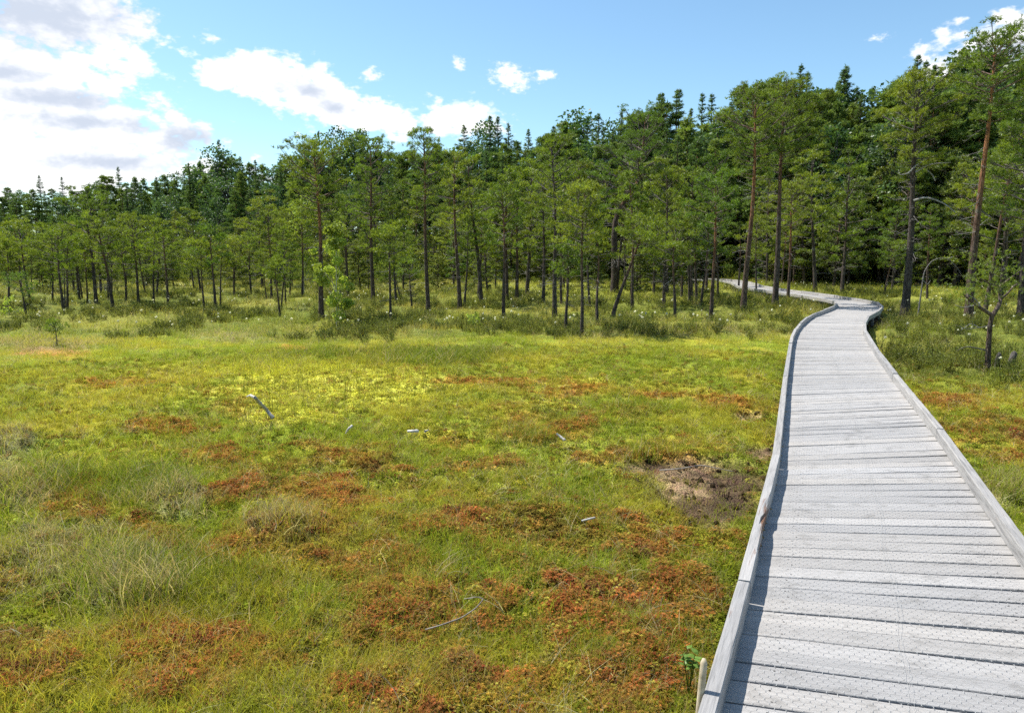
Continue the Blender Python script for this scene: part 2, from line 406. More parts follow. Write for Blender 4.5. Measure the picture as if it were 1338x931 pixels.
def ground_color(x, y):
    z = zones(x, y); n = fbm(x, y, 1.7, 3, 31); n2 = fbm(x, y, 7, 2, 32)
    c = np.ones(np.shape(x) + (3,)) * np.array([0.215, 0.245, 0.028])
    c = mixc(c, (0.31, 0.29, 0.032), sstep(0.45, 0.7, n)); c = mixc(c, (0.17, 0.21, 0.02), sstep(0.55, 0.35, n) * 0.7)
    c = mixc(c, (0.56, 0.55, 0.085), z['yel']); 
    c = mixc(c, (0.42, 0.20, 0.05), z['ora'] * 0.85)
    redc = mixc(np.ones(np.shape(x) + (3,)) * np.array([0.43, 0.135, 0.05]), (0.44, 0.23, 0.06), sstep(0.4, 0.65, n2))
    redc = mixc(redc, (0.22, 0.085, 0.045), sstep(0.45, 0.25, fbm(x, y, 5, 2, 36)))
    k = z['red'] * 0.92
    c = c * (1 - k[..., None]) + redc * k[..., None]
    c = mixc(c, (0.22, 0.19, 0.12), z['dry'] * 0.7)
    heath = mixc(np.ones(np.shape(x) + (3,)) * np.array([0.13, 0.15, 0.03]), (0.22, 0.22, 0.045), sstep(0.4, 0.65, fbm(x, y, 0.4, 3, 38)))
    c = c * (1 - z['tree'][..., None]) + heath * z['tree'][..., None]
    r = np.hypot(x, y)
    meadow = sstep(27, 33, y) * sstep(58, 48, y) * sstep(-6, 4, x + 0.0 * y)
    c = mixc(c, (0.26, 0.27, 0.05), meadow * 0.8)
    peatc = mixc(np.ones(np.shape(x) + (3,)) * np.array([0.07, 0.045, 0.03]), (0.27, 0.185, 0.11), sstep(0.40, 0.60, fbm(x, y, 1.5, 3, 52) + 0.2 * (n2 - .5)))
    k = z['peat']; c = c * (1 - k[..., None]) + peatc * k[..., None]
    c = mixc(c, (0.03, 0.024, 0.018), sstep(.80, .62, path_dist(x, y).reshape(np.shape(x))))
    c = mixc(c, (0.06, 0.065, 0.03), sstep(60, 72, r))
    return c
def build_ground():
    ang = np.concatenate([np.radians(np.arange(-180, -50, 5.0)), np.radians(np.arange(-50, 50, 0.26)), np.radians(np.arange(50, 180, 5.0))])
    rad = [0.25]
    while rad[-1] < 2500:
        r = rad[-1]; rad.append(r * (1.25 if r < 1.2 else 1.011 if r < 22 else 1.03 if r < 70 else 1.25))
    rad = np.array(rad); A, Rr = np.meshgrid(ang, rad)
    X = Rr * np.sin(A); Y = Rr * np.cos(A)
    Z = ground_h(X, Y)
    V = np.stack([X, Y, Z], -1).reshape(-1, 3); V = np.concatenate([V, [[0, 0, -0.05]]])
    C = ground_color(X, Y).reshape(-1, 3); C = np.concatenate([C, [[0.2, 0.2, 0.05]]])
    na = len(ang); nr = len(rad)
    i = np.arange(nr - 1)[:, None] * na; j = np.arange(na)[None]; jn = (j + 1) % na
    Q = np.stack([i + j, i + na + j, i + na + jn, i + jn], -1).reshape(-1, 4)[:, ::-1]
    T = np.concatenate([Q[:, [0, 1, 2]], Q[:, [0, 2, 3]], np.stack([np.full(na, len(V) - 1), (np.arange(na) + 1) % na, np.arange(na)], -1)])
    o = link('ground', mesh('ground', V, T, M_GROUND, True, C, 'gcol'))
    tag(o, 'boggy ground of red, yellow and green moss under everything', 'ground', None, 'structure')
build_ground()
def gz(x, y): return float(ground_h(np.array([x]), np.array([y]))[0])

# ------------------------------------------------------------------ boardwalk
def wood_mat(name, tone=1.0, rot=False, axis=0, screws=False):
    m, t = material(name)
    tc = t.add('ShaderNodeTexCoord').outputs['Object']
    oi = t.add('ShaderNodeObjectInfo').outputs['Random']
    off = t.vmath('SCALE', t.comb(oi, oi, oi), 37.0)
    st = t.vmath('MULTIPLY', tc, (0.05, 1, 1) if axis == 0 else (1, 0.05, 1))
    p = t.vmath('ADD', st, off)
    g1 = t.noise(p, 42, 5, 0.65, dist=0.4); g2 = t.noise(p, 160, 3, 0.6)
    k = t.math('ADD', t.math('MULTIPLY', g1, 0.7), t.math('MULTIPLY', g2, 0.3))
    col = t.ramp(k, [(0.30, (0.13 * tone, 0.127 * tone, 0.127 * tone)), (0.47, (0.345 * tone, 0.335 * tone, 0.328 * tone)), (0.70, (0.49 * tone, 0.475 * tone, 0.465 * tone))])
    blot = t.noise(t.vmath('ADD', t.vmath('MULTIPLY', tc, (0.4, 1, 1)), off), 7, 4, 0.6)
    col = t.mix(t.math('MULTIPLY', t.maprange(blot, 0.5, 0.75), 0.35), col, (0.19, 0.182, 0.175, 1))
    col = hsv(t, col, v=t.maprange(t.math('FRACT', t.math('MULTIPLY', oi, 7.31)), 0, 1, 0.84, 1.10, 'LINEAR'))
    col = t.mix(t.math('MULTIPLY', t.math('FRACT', t.math('MULTIPLY', oi, 3.7)), 0.35), col, t.mix(1.0, col, (1.06, 0.98, 0.86, 1), 'MULTIPLY'))
    # nail and knot spots
    kn = t.add('ShaderNodeTexVoronoi'); kn.inputs['Scale'].default_value = 5.5; t.l.new(t.vmath('ADD', t.vmath('MULTIPLY', tc, (0.8, 1.6, 1)), off), kn.inputs['Vector'])
    col = t.mix(t.math('MULTIPLY', t.maprange(kn.outputs[0], 0.075, 0.03), 0.75), col, (0.10, 0.075, 0.06, 1))
    if screws:
        sp = t.add('ShaderNodeSeparateXYZ'); t.l.new(tc, sp.inputs[0])
        ex = t.math('MULTIPLY', t.math('SUBTRACT', t.math('ABSOLUTE', sp.outputs[0]), 0.365), 1.35); ey = t.math('MULTIPLY', t.math('SUBTRACT', t.math('ABSOLUTE', sp.outputs[1]), 0.26), 0.122)
        rr_ = t.math('SQRT', t.math('ADD', t.math('MULTIPLY', ex, ex), t.math('MULTIPLY', ey, ey)))
        col = t.mix(t.maprange(rr_, 0.0055, 0.0040), col, (0.05, 0.045, 0.042, 1))
        stain = t.noise(t.vmath('ADD', t.vmath('MULTIPLY', tc, (1.0, 0.12, 1)), off), 11, 4, 0.6)
        col = t.mix(t.math('MULTIPLY', t.maprange(stain, 0.52, 0.72), 0.45), col, (0.14, 0.132, 0.12, 1))
    if rot:
        s = t.add('ShaderNodeSeparateColor'); t.l.new(attr(t, 'col'), s.inputs[0])
        e = t.maprange(t.math('ADD', s.outputs[0], t.math('MULTIPLY', t.math('SUBTRACT', g1, 0.5), 3.0)), 0.36, 0.75)
        col = t.mix(e, col, t.ramp(g2, [(0.35, (0.06, 0.03, 0.018)), (0.62, (0.20, 0.095, 0.05)), (0.8, (0.30, 0.24, 0.19))]))
    hgt = t.math('ADD', t.math('MULTIPLY', g1, 1.0), t.math('MULTIPLY', g2, 0.5))
    t.l.new(principled(t, col, 0.62, 0.35, bump(t, hgt, 0.55, 0.006)), t.out.inputs[0]); return m
M_PLANK = wood_mat('grey_plank', 1.0, screws=True); M_KERB = wood_mat('grey_kerb', 0.88, True); M_JOIST = wood_mat('dark_joist', 0.5)
def wire_mat():
    m, t = material('wire'); t.l.new(principled(t, (0.33, 0.33, 0.32, 1), 0.5, 0.4), t.out.inputs[0]); return m
def plank_mesh(i, L=1.0, w=1.0, th=0.048):
    """unit plank 1 x 1 x th with eased edges, slight cup and uneven ends"""
    r = np.random.default_rng(100 + i); n = 7; xs = np.linspace(-0.5, 0.5, n)
    prof = [(-0.5, -th), (-0.5, -0.003), (-0.48, 0.0), (0.0, 0.0), (0.48, 0.0), (0.5, -0.003), (0.5, -th)]
    V = []; 
    wob = r.normal(0, 0.012, (n, 2)); cup = r.uniform(-0.003, 0.003)
    for a, x in enumerate(xs):
        for (y, z) in prof:
            yy = y + (wob[a, 0] if y < 0 else wob[a, 1]) * abs(y) * 2
            V.append((x, yy, z + (cup if abs(y) < 0.1 else 0) + r.normal(0, 0.0006)))
    k = len(prof); T = []
    for a in range(n - 1):
        for b in range(k):
            c = (b + 1) % k; q = [a * k + b, (a + 1) * k + b, (a + 1) * k + c, a * k + c]; T += [[q[0], q[1], q[2]], [q[0], q[2], q[3]]]
    for base, rev in ((0, False), ((n - 1) * k, True)):
        for b in range(1, k - 1):
            f = [base, base + b, base + b + 1]; T.append(f[::-1] if rev else f)
    me = mesh('plank', V, np.array(T)[:, ::-1], M_PLANK); return me
# the planks are laid slightly askew, as in the photograph: picture row and slope of single planks
SLOPE = [(905, .132), (862, .118), (822, .091), (790, .072), (757, .052), (722, .035), (695, .023), (651, .005), (625, -.015), (594, -.036), (570, -.041), (545, -.048), (524, -.044), (505, -.030), (490, -.018), (470, .0), (452, .02), (440, .01)]
L_EDGE = np.array([(405, 1083), (415, 1060), (428, 1043), (445, 1034), (480, 1028), (504, 1025), (560, 1023), (612, 1018), (640, 1012), (700, 996), (759, 980), (840, 962), (931, 944)])
R_EDGE = np.array([(410, 1134), (427, 1122.6), (438, 1126), (471, 1144), (517, 1172), (560, 1207), (602, 1243), (650, 1271), (727, 1316), (757, 1338), (931, 1460)])
YAWT = []
for (py, sl) in SLOPE:
    l = np.interp(py, *L_EDGE.T); r_ = np.interp(py, *R_EDGE.T); a = gp(l, py - sl * (r_ - l) / 2, DECK_Z); b = gp(r_, py + sl * (r_ - l) / 2, DECK_Z)
    YAWT.append(((a[1] + b[1]) / 2, math.atan2(b[1] - a[1], b[0] - a[0])))
YAWT.sort()
def plank_yaw(Y, perp):
    if Y > 14: k = min(1, (Y - 14) / 6); return YAWT[-1][1] * (1 - k) + perp * k
    return float(np.interp(Y, [a for a, _ in YAWT], [b for _, b in YAWT]))
def build_boardwalk():
    root = link('boardwalk', None); root.empty_display_size = 0.2
    tag(root, 'long grey weathered plank boardwalk with low side kerbs winding into the pines', 'boardwalk', None, 'structure')
    protos = [plank_mesh(i) for i in range(8)]
    r = random.Random(5)
    s = float(np.interp(0.9, PATH[:, 1], ARC)); S_END = ARC[-1] - 0.5; n = 0; far = Acc()
    while s < S_END:
        w = r.choice([0.118, 0.122, 0.125, 0.12, 0.128, 0.14]); gap = r.choice([0.006, 0.010, 0.012, 0.014, 0.008, 0.003])
        x, y, dx, dy = [float(v) for v in path_at(s + w / 2)]
        perp = math.atan2(-dx, dy); yaw = plank_yaw(y, perp) + r.uniform(-0.004, 0.004); ck = math.cos(yaw - perp)
        L = (DECK_W + 0.055 + r.uniform(-0.01, 0.01)) / ck; dz = r.uniform(-0.004, 0.002)
        if n < 300:
            o = link('plank', protos[r.randrange(8)], root, (x, y, DECK_Z + dz), (r.uniform(-.012, .012), r.uniform(-0.003, 0.003), yaw + (math.pi if r.random() < .5 else 0)), (L, w, 1))
        else:
            ca, sa = math.cos(yaw), math.sin(yaw)
            B = np.array([(sx * L / 2, sy * w / 2, zz) for zz in (-0.035, 0) for sx, sy in ((-1, -1), (1, -1), (1, 1), (-1, 1))])
            V = np.stack([x + B[:, 0] * ca - B[:, 1] * sa, y + B[:, 0] * sa + B[:, 1] * ca, DECK_Z + dz + B[:, 2]], 1)
            far.add(V, [(4, 5, 6), (4, 6, 7), (0, 1, 5), (0, 5, 4), (1, 2, 6), (1, 6, 5), (2, 3, 7), (2, 7, 6), (3, 0, 4), (3, 4, 7)])
        n += 1; s += (w + gap) / ck
    if far.n: tag(link('plank', far.mesh('far_planks', M_PLANK), root), kind='stuff')
    # kerb beams along both sides, butted end to end
    def beam(s0, s1, side, kw=0.058, kh=0.100, rotpatch=None):
        ns = max(4, int((s1 - s0) / 0.12)); ss = np.linspace(s0, s1, ns)
        x, y, dx, dy = path_at(ss)
        # a straight beam between its two ends, only lightly bent
        t = (ss - s0) / (s1 - s0)
        off = side * (DECK_W / 2 + kw / 2)
        px = x + dy * off; py = y - dx * off
        lx = px[0] + (px[-1] - px[0]) * t; ly = py[0] + (py[-1] - py[0]) * t
        px = 0.06 * px + 0.94 * lx; py = 0.06 * py + 0.94 * ly
        ddx = np.gradient(px); ddy = np.gradient(py); nn = np.hypot(ddx, ddy); ddx /= nn; ddy /= nn
        rr = np.random.default_rng(int(s0 * 100) + (7 if side > 0 else 0))
        pr = [(-0.5, 0), (-0.5, 0.5), (-0.5, 0.93), (-0.42, 1.0), (0.0, 1.0), (0.42, 1.0), (0.5, 0.93), (0.5, 0.5), (0.5, 0)]
        k = len(pr); V = []; C = []
        taper = rr.uniform(-0.008, 0.008); zoff = rr.uniform(-0.010, 0.008)
        for i in range(ns):
            e = 1.0
            for (a, b) in pr:
                ro = 0.0
                if rotpatch is not None:
                    ro = max(0, 1 - abs(ss[i] - rotpatch[0]) / rotpatch[1]) * (1.0 if a > 0.1 else 0.25)
                jj = rr.normal(0, 0.0006)
                hh = kh * b + (taper * t[i] + zoff) * b - ro * 0.022 * (b > 0.9) * rr.uniform(0.3, 1)
                ww = a * kw - ro * 0.022 * (a > 0.3) * rr.uniform(0, 1)
                V.append((px[i] + ddy[i] * (ww + jj), py[i] - ddx[i] * (ww + jj), DECK_Z + 0.001 + hh + jj * (b > .2))); C.append((ro, 0, 0))
        T = []
        for i in range(ns - 1):
            for b in range(k):
                c = (b + 1) % k; q = [i * k + b, (i + 1) * k + b, (i + 1) * k + c, i * k + c]; T += [[q[0], q[1], q[2]], [q[0], q[2], q[3]]]
        for base, rev in ((0, True), ((ns - 1) * k, False)):
            for b in range(1, k - 1):
                f = [base, base + b, base + b + 1]; T.append(f[::-1] if rev else f)
        # local frame along the beam so that the grain follows it
        V = np.array(V); c0 = np.array([px[0], py[0], DECK_Z]); th = math.atan2(py[-1] - py[0], px[-1] - px[0])
        ca, sa = math.cos(-th), math.sin(-th); Q = V - c0
        L = np.stack([Q[:, 0] * ca - Q[:, 1] * sa, Q[:, 0] * sa + Q[:, 1] * ca, Q[:, 2]], 1)
        return link('kerb_beam', mesh('kerb_beam', L, np.array(T), M_KERB, False, np.array(C)), root, tuple(c0), (0, 0, th))
    def s_of_left(px, py):
        p = gp(px, py, DECK_Z); d = np.hypot(PATH[:, 0] - p[0], PATH[:, 1] - p[1]); return float(ARC[d.argmin()])
    cuts = [s_of_left(960, 1300), s_of_left(961, 775), s_of_left(1018, 612), s_of_left(1026, 500), s_of_left(1030, 455)]
    s = cuts[-1]
    while s < S_END - 2.5: s += r.uniform(1.3, 1.9); cuts.append(s)
    rot_s = s_of_left(985, 690)
    for a, b in zip(cuts[:-1], cuts[1:]):
        o = beam(a + 0.006, b - 0.006, -1, rotpatch=(rot_s, 0.62) if a < rot_s < b else None)
        if a < rot_s < b: o['label'] = 'kerb beam with a rotten red-brown split along its inner edge'
    s = float(np.interp(0.5, PATH[:, 1], ARC)); cuts = [s]
    while s < S_END - 2.5: s += r.uniform(2.6, 3.6) if s < 18 else r.uniform(1.6, 2.2); cuts.append(s)
    for a, b in zip(cuts[:-1], cuts[1:]): beam(a + 0.006, b - 0.006, 1)
    # bearers under the deck
    for off in (-0.48, 0.48):
        s = cuts[0]
        while s < S_END:
            e = min(s + 3.0, S_END); ss = np.linspace(s, e, 8); x, y, dx, dy = path_at(ss)
            P = np.stack([x + dy * off, y - dx * off, np.full(8, DECK_Z - 0.050 - 0.075)], 1)
            V, T = tube(P, 0.072, 4); link('bearer', mesh('bearer', V, T, M_JOIST), root); s = e
    s = cuts[0] + 0.3
    while s < S_END:
        x, y, dx, dy = [float(v) for v in path_at(s)]
        for off in (-0.56, 0.56):
            P = np.array([(x + dy * off, y - dx * off, -0.5), (x + dy * off, y - dx * off, DECK_Z - 0.06)])
            V, T = tube(P, 0.05, 8); link('post', mesh('post', V, T, M_JOIST), root)
        s += 2.4
    # anti-slip wire netting stapled over the planks, two rolls meeting in a seam
    net = Acc(); s0, s1 = float(np.interp(0.9, PATH[:, 1], ARC)), float(np.interp(13.0, PATH[:, 1], ARC))
    pitch = 0.019; ss = np.arange(s0, s1, 0.013); x, y, dx, dy = path_at(ss); n = len(ss)
    rr = np.random.default_rng(3); slow = np.cumsum(rr.normal(0, 0.0009, n)); slow -= np.linspace(0, slow[-1], n)
    zig = np.where(np.arange(n) // 2 % 2 == 0, 1, -1) * 0.5
    def strip(off, zz, hw):
        cx = x + dy * off; cy_ = y - dx * off
        V = np.concatenate([np.stack([cx - dy * hw, cy_ + dx * hw, np.full(n, zz)], 1), np.stack([cx + dy * hw, cy_ - dx * hw, np.full(n, zz)], 1)])
        i = np.arange(n - 1); T = np.concatenate([np.stack([i, i + n, i + n + 1], 1), np.stack([i, i + n + 1, i + 1], 1)])
        net.add(V, T)
    lanes = np.arange(-0.545, 0.565, pitch)
    for j, o0 in enumerate(lanes):
        strip(o0 + zig * pitch * 0.92 * (1 if j % 2 else -1) + slow * (1 if o0 < 0 else -0.7), DECK_Z + 0.0042 + 0.0006 * (j % 2), 0.00055)
    for o0 in (-0.012, 0.004):
        strip(o0 + slow * 2 + rr.normal(0, 0.002, n), DECK_Z + 0.0068, 0.0005)
    tag(link('wire_netting', net.mesh('wire_netting', wire_mat()), root), kind='stuff')
build_boardwalk()

# ------------------------------------------------------------------ trees
def brushes(acc, P, A, k, nl, w, shade, r, spread=0.85):
    """needle brushes: k thin triangles round every shoot axis"""
    n = len(P); A = unit(A)
    ref = unit(r.normal(size=(n, 3))); a = unit(np.cross(A, ref)); b = np.cross(A, a)
    ph = r.uniform(0, 2 * np.pi, (n, k)); rad = np.cos(ph)[..., None] * a[:, None] + np.sin(ph)[..., None] * b[:, None]
    D = unit(A[:, None] * r.uniform(0.35, 0.9, (n, k, 1)) + rad * spread)
    nl = np.broadcast_to(nl, (n,))[:, None, None]; w = np.broadcast_to(w, (n,))[:, None, None]
    L = nl * r.uniform(0.7, 1.2, (n, k, 1)); base = P[:, None] + A[:, None] * (nl * r.uniform(-0.3, 0.5, (n, k, 1)))
    side = unit(np.cross(D, r.normal(size=(n, k, 3)))) * w * 0.5
    V = np.stack([base - side, base + side, base + D * L], 2).reshape(-1, 3)
    T = np.arange(n * k * 3).reshape(-1, 3)
    c = np.repeat(shade, k * 3, axis=0)
    acc.add(V, T, c)

def pine(seed, H, r0, lean=(0, 0), Rc=1.0, cb=0.45, nb=34, shape='dome', orange=0.3, ndead=8, bend=0.03, nl=0.085, nw=0.013, dens=1.0, kneed=9, kbr=5, asym=0.0, path=None, padflat=0.55, spray=0.05, pad=1.0, cdens=1.0, gapk=0.30, twigs=1.0):
    r = np.random.default_rng(seed); n = 14; t = np.linspace(0, 1, n)
    if path is None:
        p1, p2 = r.uniform(0, 6.3, 2)
        wx = bend * H * (np.sin(t * 4.2 + p1) - np.sin(p1)) * t * (1.3 - t); wy = bend * H * (np.sin(t * 3.7 + p2) - np.sin(p2)) * t * (1.3 - t)
        ctr = np.stack([lean[0] * t ** 1.15 + wx - wx[-1] * t, lean[1] * t + wy, H * t], 1)
    else:
        path = np.asarray(path, float); q = np.linspace(0, 1, len(path)); ctr = np.stack([np.interp(t, q, path[:, i]) for i in range(3)], 1)
        ctr[1:-1] = (ctr[:-2] + 2 * ctr[1:-1] + ctr[2:]) / 4
    rad = r0 * (1 - 0.80 * t ** 0.9); rad[0] *= 1.35; rad[-1] = 0.01
    tr = Acc(); cr = Acc()
    ctr0 = ctr.copy(); ctr0[0, 2] -= 0.25
    V, T = tube(ctr0, rad, 9); tt = np.append(np.repeat(t, 9), 1.0)
    tr.add(V, T, np.stack([sstep(0.25, 0.75, tt) * orange + 0.12 * orange, 0 * tt, 0 * tt], 1))
    def on(tq): return np.array([np.interp(tq, t, ctr[:, i]) for i in range(3)])
    Pall = []; Aall = []; Sall = []
    def branch(tq, az, L, pitch, curl, alive=True, thick=1.0, foliage=True):
        o = on(tq); d = np.array([math.sin(az), math.cos(az), 0]); m = 6; s = np.linspace(0, 1, m)
        sidev = np.array([d[1], -d[0], 0]); wob = r.normal(0, 0.05, m).cumsum() * L
        pts = o + d * (L * s[:, None]) * math.cos(pitch) + np.array([0, 0, 1]) * (L * (math.sin(pitch) * s + curl * s ** 2))[:, None] + sidev * wob[:, None]
        br = max(0.006, min(0.30 * r0, 0.020 * L + 0.004)) * thick
        V, T = tube(pts, br * (1 - 0.8 * s), 4, False)
        tr.add(V, T, (orange * 0.5 if alive else 0.0, 0.25 if alive else r.uniform(0.2, 1.0) ** 1.5 * .85, 0))
        for q in range(int(2 + 3 * L) if not alive else int(1 + 5 * L * twigs)):
            sq = r.uniform(0.3, 0.95); a = o + (np.array([np.interp(sq, s, pts[:, i]) for i in range(3)]) - o)
            dd = unit(d * r.uniform(0.2, 1) + sidev * r.uniform(-1, 1) + np.array([0, 0, r.uniform(-0.3, 0.5)])); l2 = L * r.uniform(0.15, 0.4)
            mid = a + dd * l2 * 0.5 + r.normal(0, 0.04 * L, 3)
            V, T = tube(np.array([a, mid, a + dd * l2]), [br * 0.35, br * 0.25, 0.002], 3, False); tr.add(V, T, (0, 0.35 if alive else 0.7, 0))
        if alive and foliage:
            npd = max(1, int(round(dens * (0.7 + 2.1 * L))))
            for ip in range(npd):
                sq = r.uniform(0.45, 1.02) if ip else 0.97
                pr = min(0.27, 0.085 + 0.12 * L) * r.uniform(0.7, 1.25) * pad
                pc = np.array([np.interp(sq, s, pts[:, i]) for i in range(3)]) + sidev * r.uniform(-1, 1) * 0.30 * L * (1.2 - sq) + np.array([0, 0, r.uniform(-0.02, 0.10) * L])
                a = np.array([np.interp(max(0.2, sq - 0.25), s, pts[:, i]) for i in range(3)])
                V, T = tube(np.array([a, (a + pc) / 2 + r.normal(0, .02 * L, 3), pc]), [br * 0.4, br * .3, 0.002], 3, False); tr.add(V, T, (orange * .3, 0.25, 0))
                nc = max(2, int(25 * pr * cdens)); th = r.uniform(0, 6.3, nc); q = np.sqrt(r.uniform(0, 1, nc)) * pr
                c = pc + d * (np.cos(th) * q)[:, None] + sidev * (np.sin(th) * q)[:, None] + np.array([0, 0, 1]) * (padflat * pr * (r.uniform(-0.35, 0.35, nc) + 0.35 * (1 - (q / pr) ** 2)))[:, None]
                sh = r.uniform(0.75, 1.25) * r.uniform(0.8, 1.2, nc)
                P = np.repeat(c, kbr, 0) + r.normal(0, 1, (nc * kbr, 3)) * np.array([spray, spray, spray * 0.6])
                A = unit(P - pc) * 0.5 + np.array([0, 0, 0.8]) + r.normal(0, 0.4, (nc * kbr, 3))
                S = np.repeat(sh, kbr) * r.uniform(0.85, 1.15, nc * kbr)
                Pall.append(P); Aall.append(A); Sall.append(np.stack([S, S, S * r.uniform(0.7, 1.2, nc * kbr)], 1))
    az0 = r.uniform(0, 6.3)
    for i in range(nb):
        u = (i + r.uniform(0, 1)) / nb
        if shape == 'dome': prof = math.sqrt(max(0, 1 - (0.93 * u) ** 2.2)) * (0.7 + 0.3 * min(1, u * 4)); pit = 0.05 + 0.75 * u ** 1.6
        elif shape == 'umbrella': prof = (0.55 + 0.45 * min(1, u * 2.2)) * math.sqrt(max(0.02, 1 - u ** 3)); pit = 0.0 + 0.85 * u ** 1.5
        else: prof = (1 - u) ** 0.75 * 0.95 + 0.06; pit = -0.05 + 0.6 * u
        az = az0 + i * 2.399 + r.uniform(-0.4, 0.4)
        L = Rc * prof * r.uniform(0.55, 1.18) * (1 + asym * math.sin(az))
        if L < 0.05: L = 0.05
        if gapk > 0 and r.random() < gapk * (1 - u): continue
        branch(cb + (1 - cb) * u * 0.985, az, L, pit + r.uniform(-0.15, 0.2), r.uniform(0.02, 0.28))
    for i in range(ndead):
        tq = r.uniform(max(0.12, cb - 0.38), cb + 0.12); branch(tq, r.uniform(0, 6.3), Rc * r.uniform(0.12, 0.62), r.uniform(-0.5, 0.5), r.uniform(-0.35, 0.2), False, 0.75)
    P = np.concatenate(Pall); A = np.concatenate(Aall); S = np.concatenate(Sall)
    top = on(1.0); nt = int(10 * dens); P = np.concatenate([P, top + r.normal(0, 1, (nt, 3)) * [spray * 1.3, spray * 1.3, spray]]); A = np.concatenate([A, np.array([0, 0, 1]) + r.normal(0, 0.4, (nt, 3))]); S = np.concatenate([S, np.ones((nt, 3))])
    brushes(cr, P, A, kneed, nl, nw, S, r)
    return tr, cr

def spruce(seed, H, Rc, nw=26, k=6, droop=0.35, gap=0.0, sc=1.0):
    r = np.random.default_rng(seed); tr = Acc(); cr = Acc(); t = np.linspace(0, 1, 8)
    V, T = tube(np.stack([0 * t, 0 * t, H * t - 0.2 * (1 - t)], 1), 0.014 * H * (1 - 0.93 * t), 7); tr.add(V, T, (0.12, 0, 0))
    P = []; A = []; S = []; Q = []
    for i in range(nw):
        u = 1 - (1 - (i + r.uniform(0, 0.9)) / nw) ** 1.35; z = H * (0.06 + 0.93 * u); Lm = Rc * ((1 - u) ** 0.9 * r.uniform(0.7, 1.15) + 0.035)
        if r.random() < gap: continue
        for j in range(k):
            az = r.uniform(0, 6.3); d = np.array([math.sin(az), math.cos(az), 0]); sv = np.array([d[1], -d[0], 0]); L = Lm * r.uniform(0.6, 1.15)
            up = 0.15 + 0.75 * u
            V, T = tube(np.array([(0, 0, z), d * L * 0.5 + [0, 0, z + L * (up * .5 - droop * 0.2)], d * L + [0, 0, z + L * (up - droop * 0.7)]]), [0.02, 0.012, 0.003], 3, False); tr.add(V, T, (0.1, 0.1, 0))
            m = max(3, int(8 * L * sc + 1)); s = r.uniform(0.15, 1.03, m)
            c = d * (L * s)[:, None] + np.array([0, 0, 1]) * (z + L * s * (up - droop * s * 0.9))[:, None] + sv * (r.uniform(-1, 1, m) * 0.36 * L * (1.1 - s))[:, None]
            P.append(c); A.append(d * 0.9 + np.array([0, 0, -0.35 + 0.8 * u]) + r.normal(0, 0.35, (m, 3)))
            sh = np.full(m, r.uniform(0.7, 1.25)) * r.uniform(0.85, 1.15, m); S.append(np.stack([sh, sh, sh], 1)); Q.append(np.full(m, np.clip(0.13 + 0.14 * L, 0.15, 0.36)))
    Q = np.concatenate(Q); P = np.concatenate(P); A = np.concatenate(A); S = np.concatenate(S)
    brushes(cr, P, A, 7, Q, Q * 0.19, S, r, 0.55)
    P2 = np.stack([r.normal(0, .02, 14), r.normal(0, .02, 14), H * np.linspace(0.92, 1.0, 14)], 1); brushes(cr, P2, np.tile([0, 0, 1.0], (14, 1)) + r.normal(0, .2, (14, 3)), 5, 0.16, 0.035, np.ones((14, 3)), r)
    return tr, cr

def broadleaf(seed, H, Rc, nleaf=3200, ls=0.2, cb=0.3, white=False, lobes=26, slim=1.0, thin=0.012, br_k=1.6):
    r = np.random.default_rng(seed); tr = Acc(); cr = Acc(); t = np.linspace(0, 1, 9)
    wob = np.cumsum(r.normal(0, 0.012 * H, (9, 2)), 0) * t[:, None]
    ctr = np.concatenate([wob, (H * 0.95 * t - 0.2 * (1 - t))[:, None]], 1)
    V, T = tube(ctr, thin * H * (1 - 0.9 * t), 7); tr.add(V, T, (0, 0.2, 0))
    C = []
    for i in range(lobes):
        u = r.uniform(0, 1); z = H * (cb + (0.97 - cb) * u); prof = math.sin(math.pi * min(1, 0.12 + 0.86 * u)) ** 0.6
        az = r.uniform(0, 6.3); rr = Rc * prof * math.sqrt(r.uniform(0.05, 1)) * slim
        b = np.array([np.interp(max(0.1, z / H - 0.14), t, ctr[:, k]) for k in range(3)])
        c = np.array([b[0] + math.sin(az) * rr, b[1] + math.cos(az) * rr, z]); C.append((c, Rc * r.uniform(0.22, 0.42), r.uniform(0.7, 1.3)))
        V, T = tube(np.array([b, (b + c) / 2 + r.normal(0, .05 * Rc, 3), c]), [0.0035 * H * br_k, 0.0022 * H * br_k, 0.002], 4, False); tr.add(V, T, (0, 0.1, 0))
    per = nleaf // lobes; Vs = []; Cs = []
    for c, rd, sh in C:
        p = c + unit(r.normal(size=(per, 3))) * (rd * r.uniform(0.25, 1.05, (per, 1)) ** 0.6) * [1, 1, 0.8]
        nrm = unit(r.normal(size=(per, 3)) + [0, 0, 0.5]); a = unit(np.cross(nrm, r.normal(size=(per, 3)))); b = np.cross(nrm, a); l = ls * r.uniform(0.6, 1.2, (per, 1))
        Vs.append(np.stack([p - a * l * .5, p + b * l * .36, p + a * l * .5, p - b * l * .36], 1).reshape(-1, 3)); Cs.append(np.repeat(np.full(per, sh) * r.uniform(0.8, 1.2, per), 4))
    V = np.concatenate(Vs); s = np.concatenate(Cs); q = np.arange(len(V)).reshape(-1, 4)
    cr.add(V, np.concatenate([q[:, [0, 1, 2]], q[:, [0, 2, 3]]]), np.stack([s, s, s], 1))
    return tr, cr
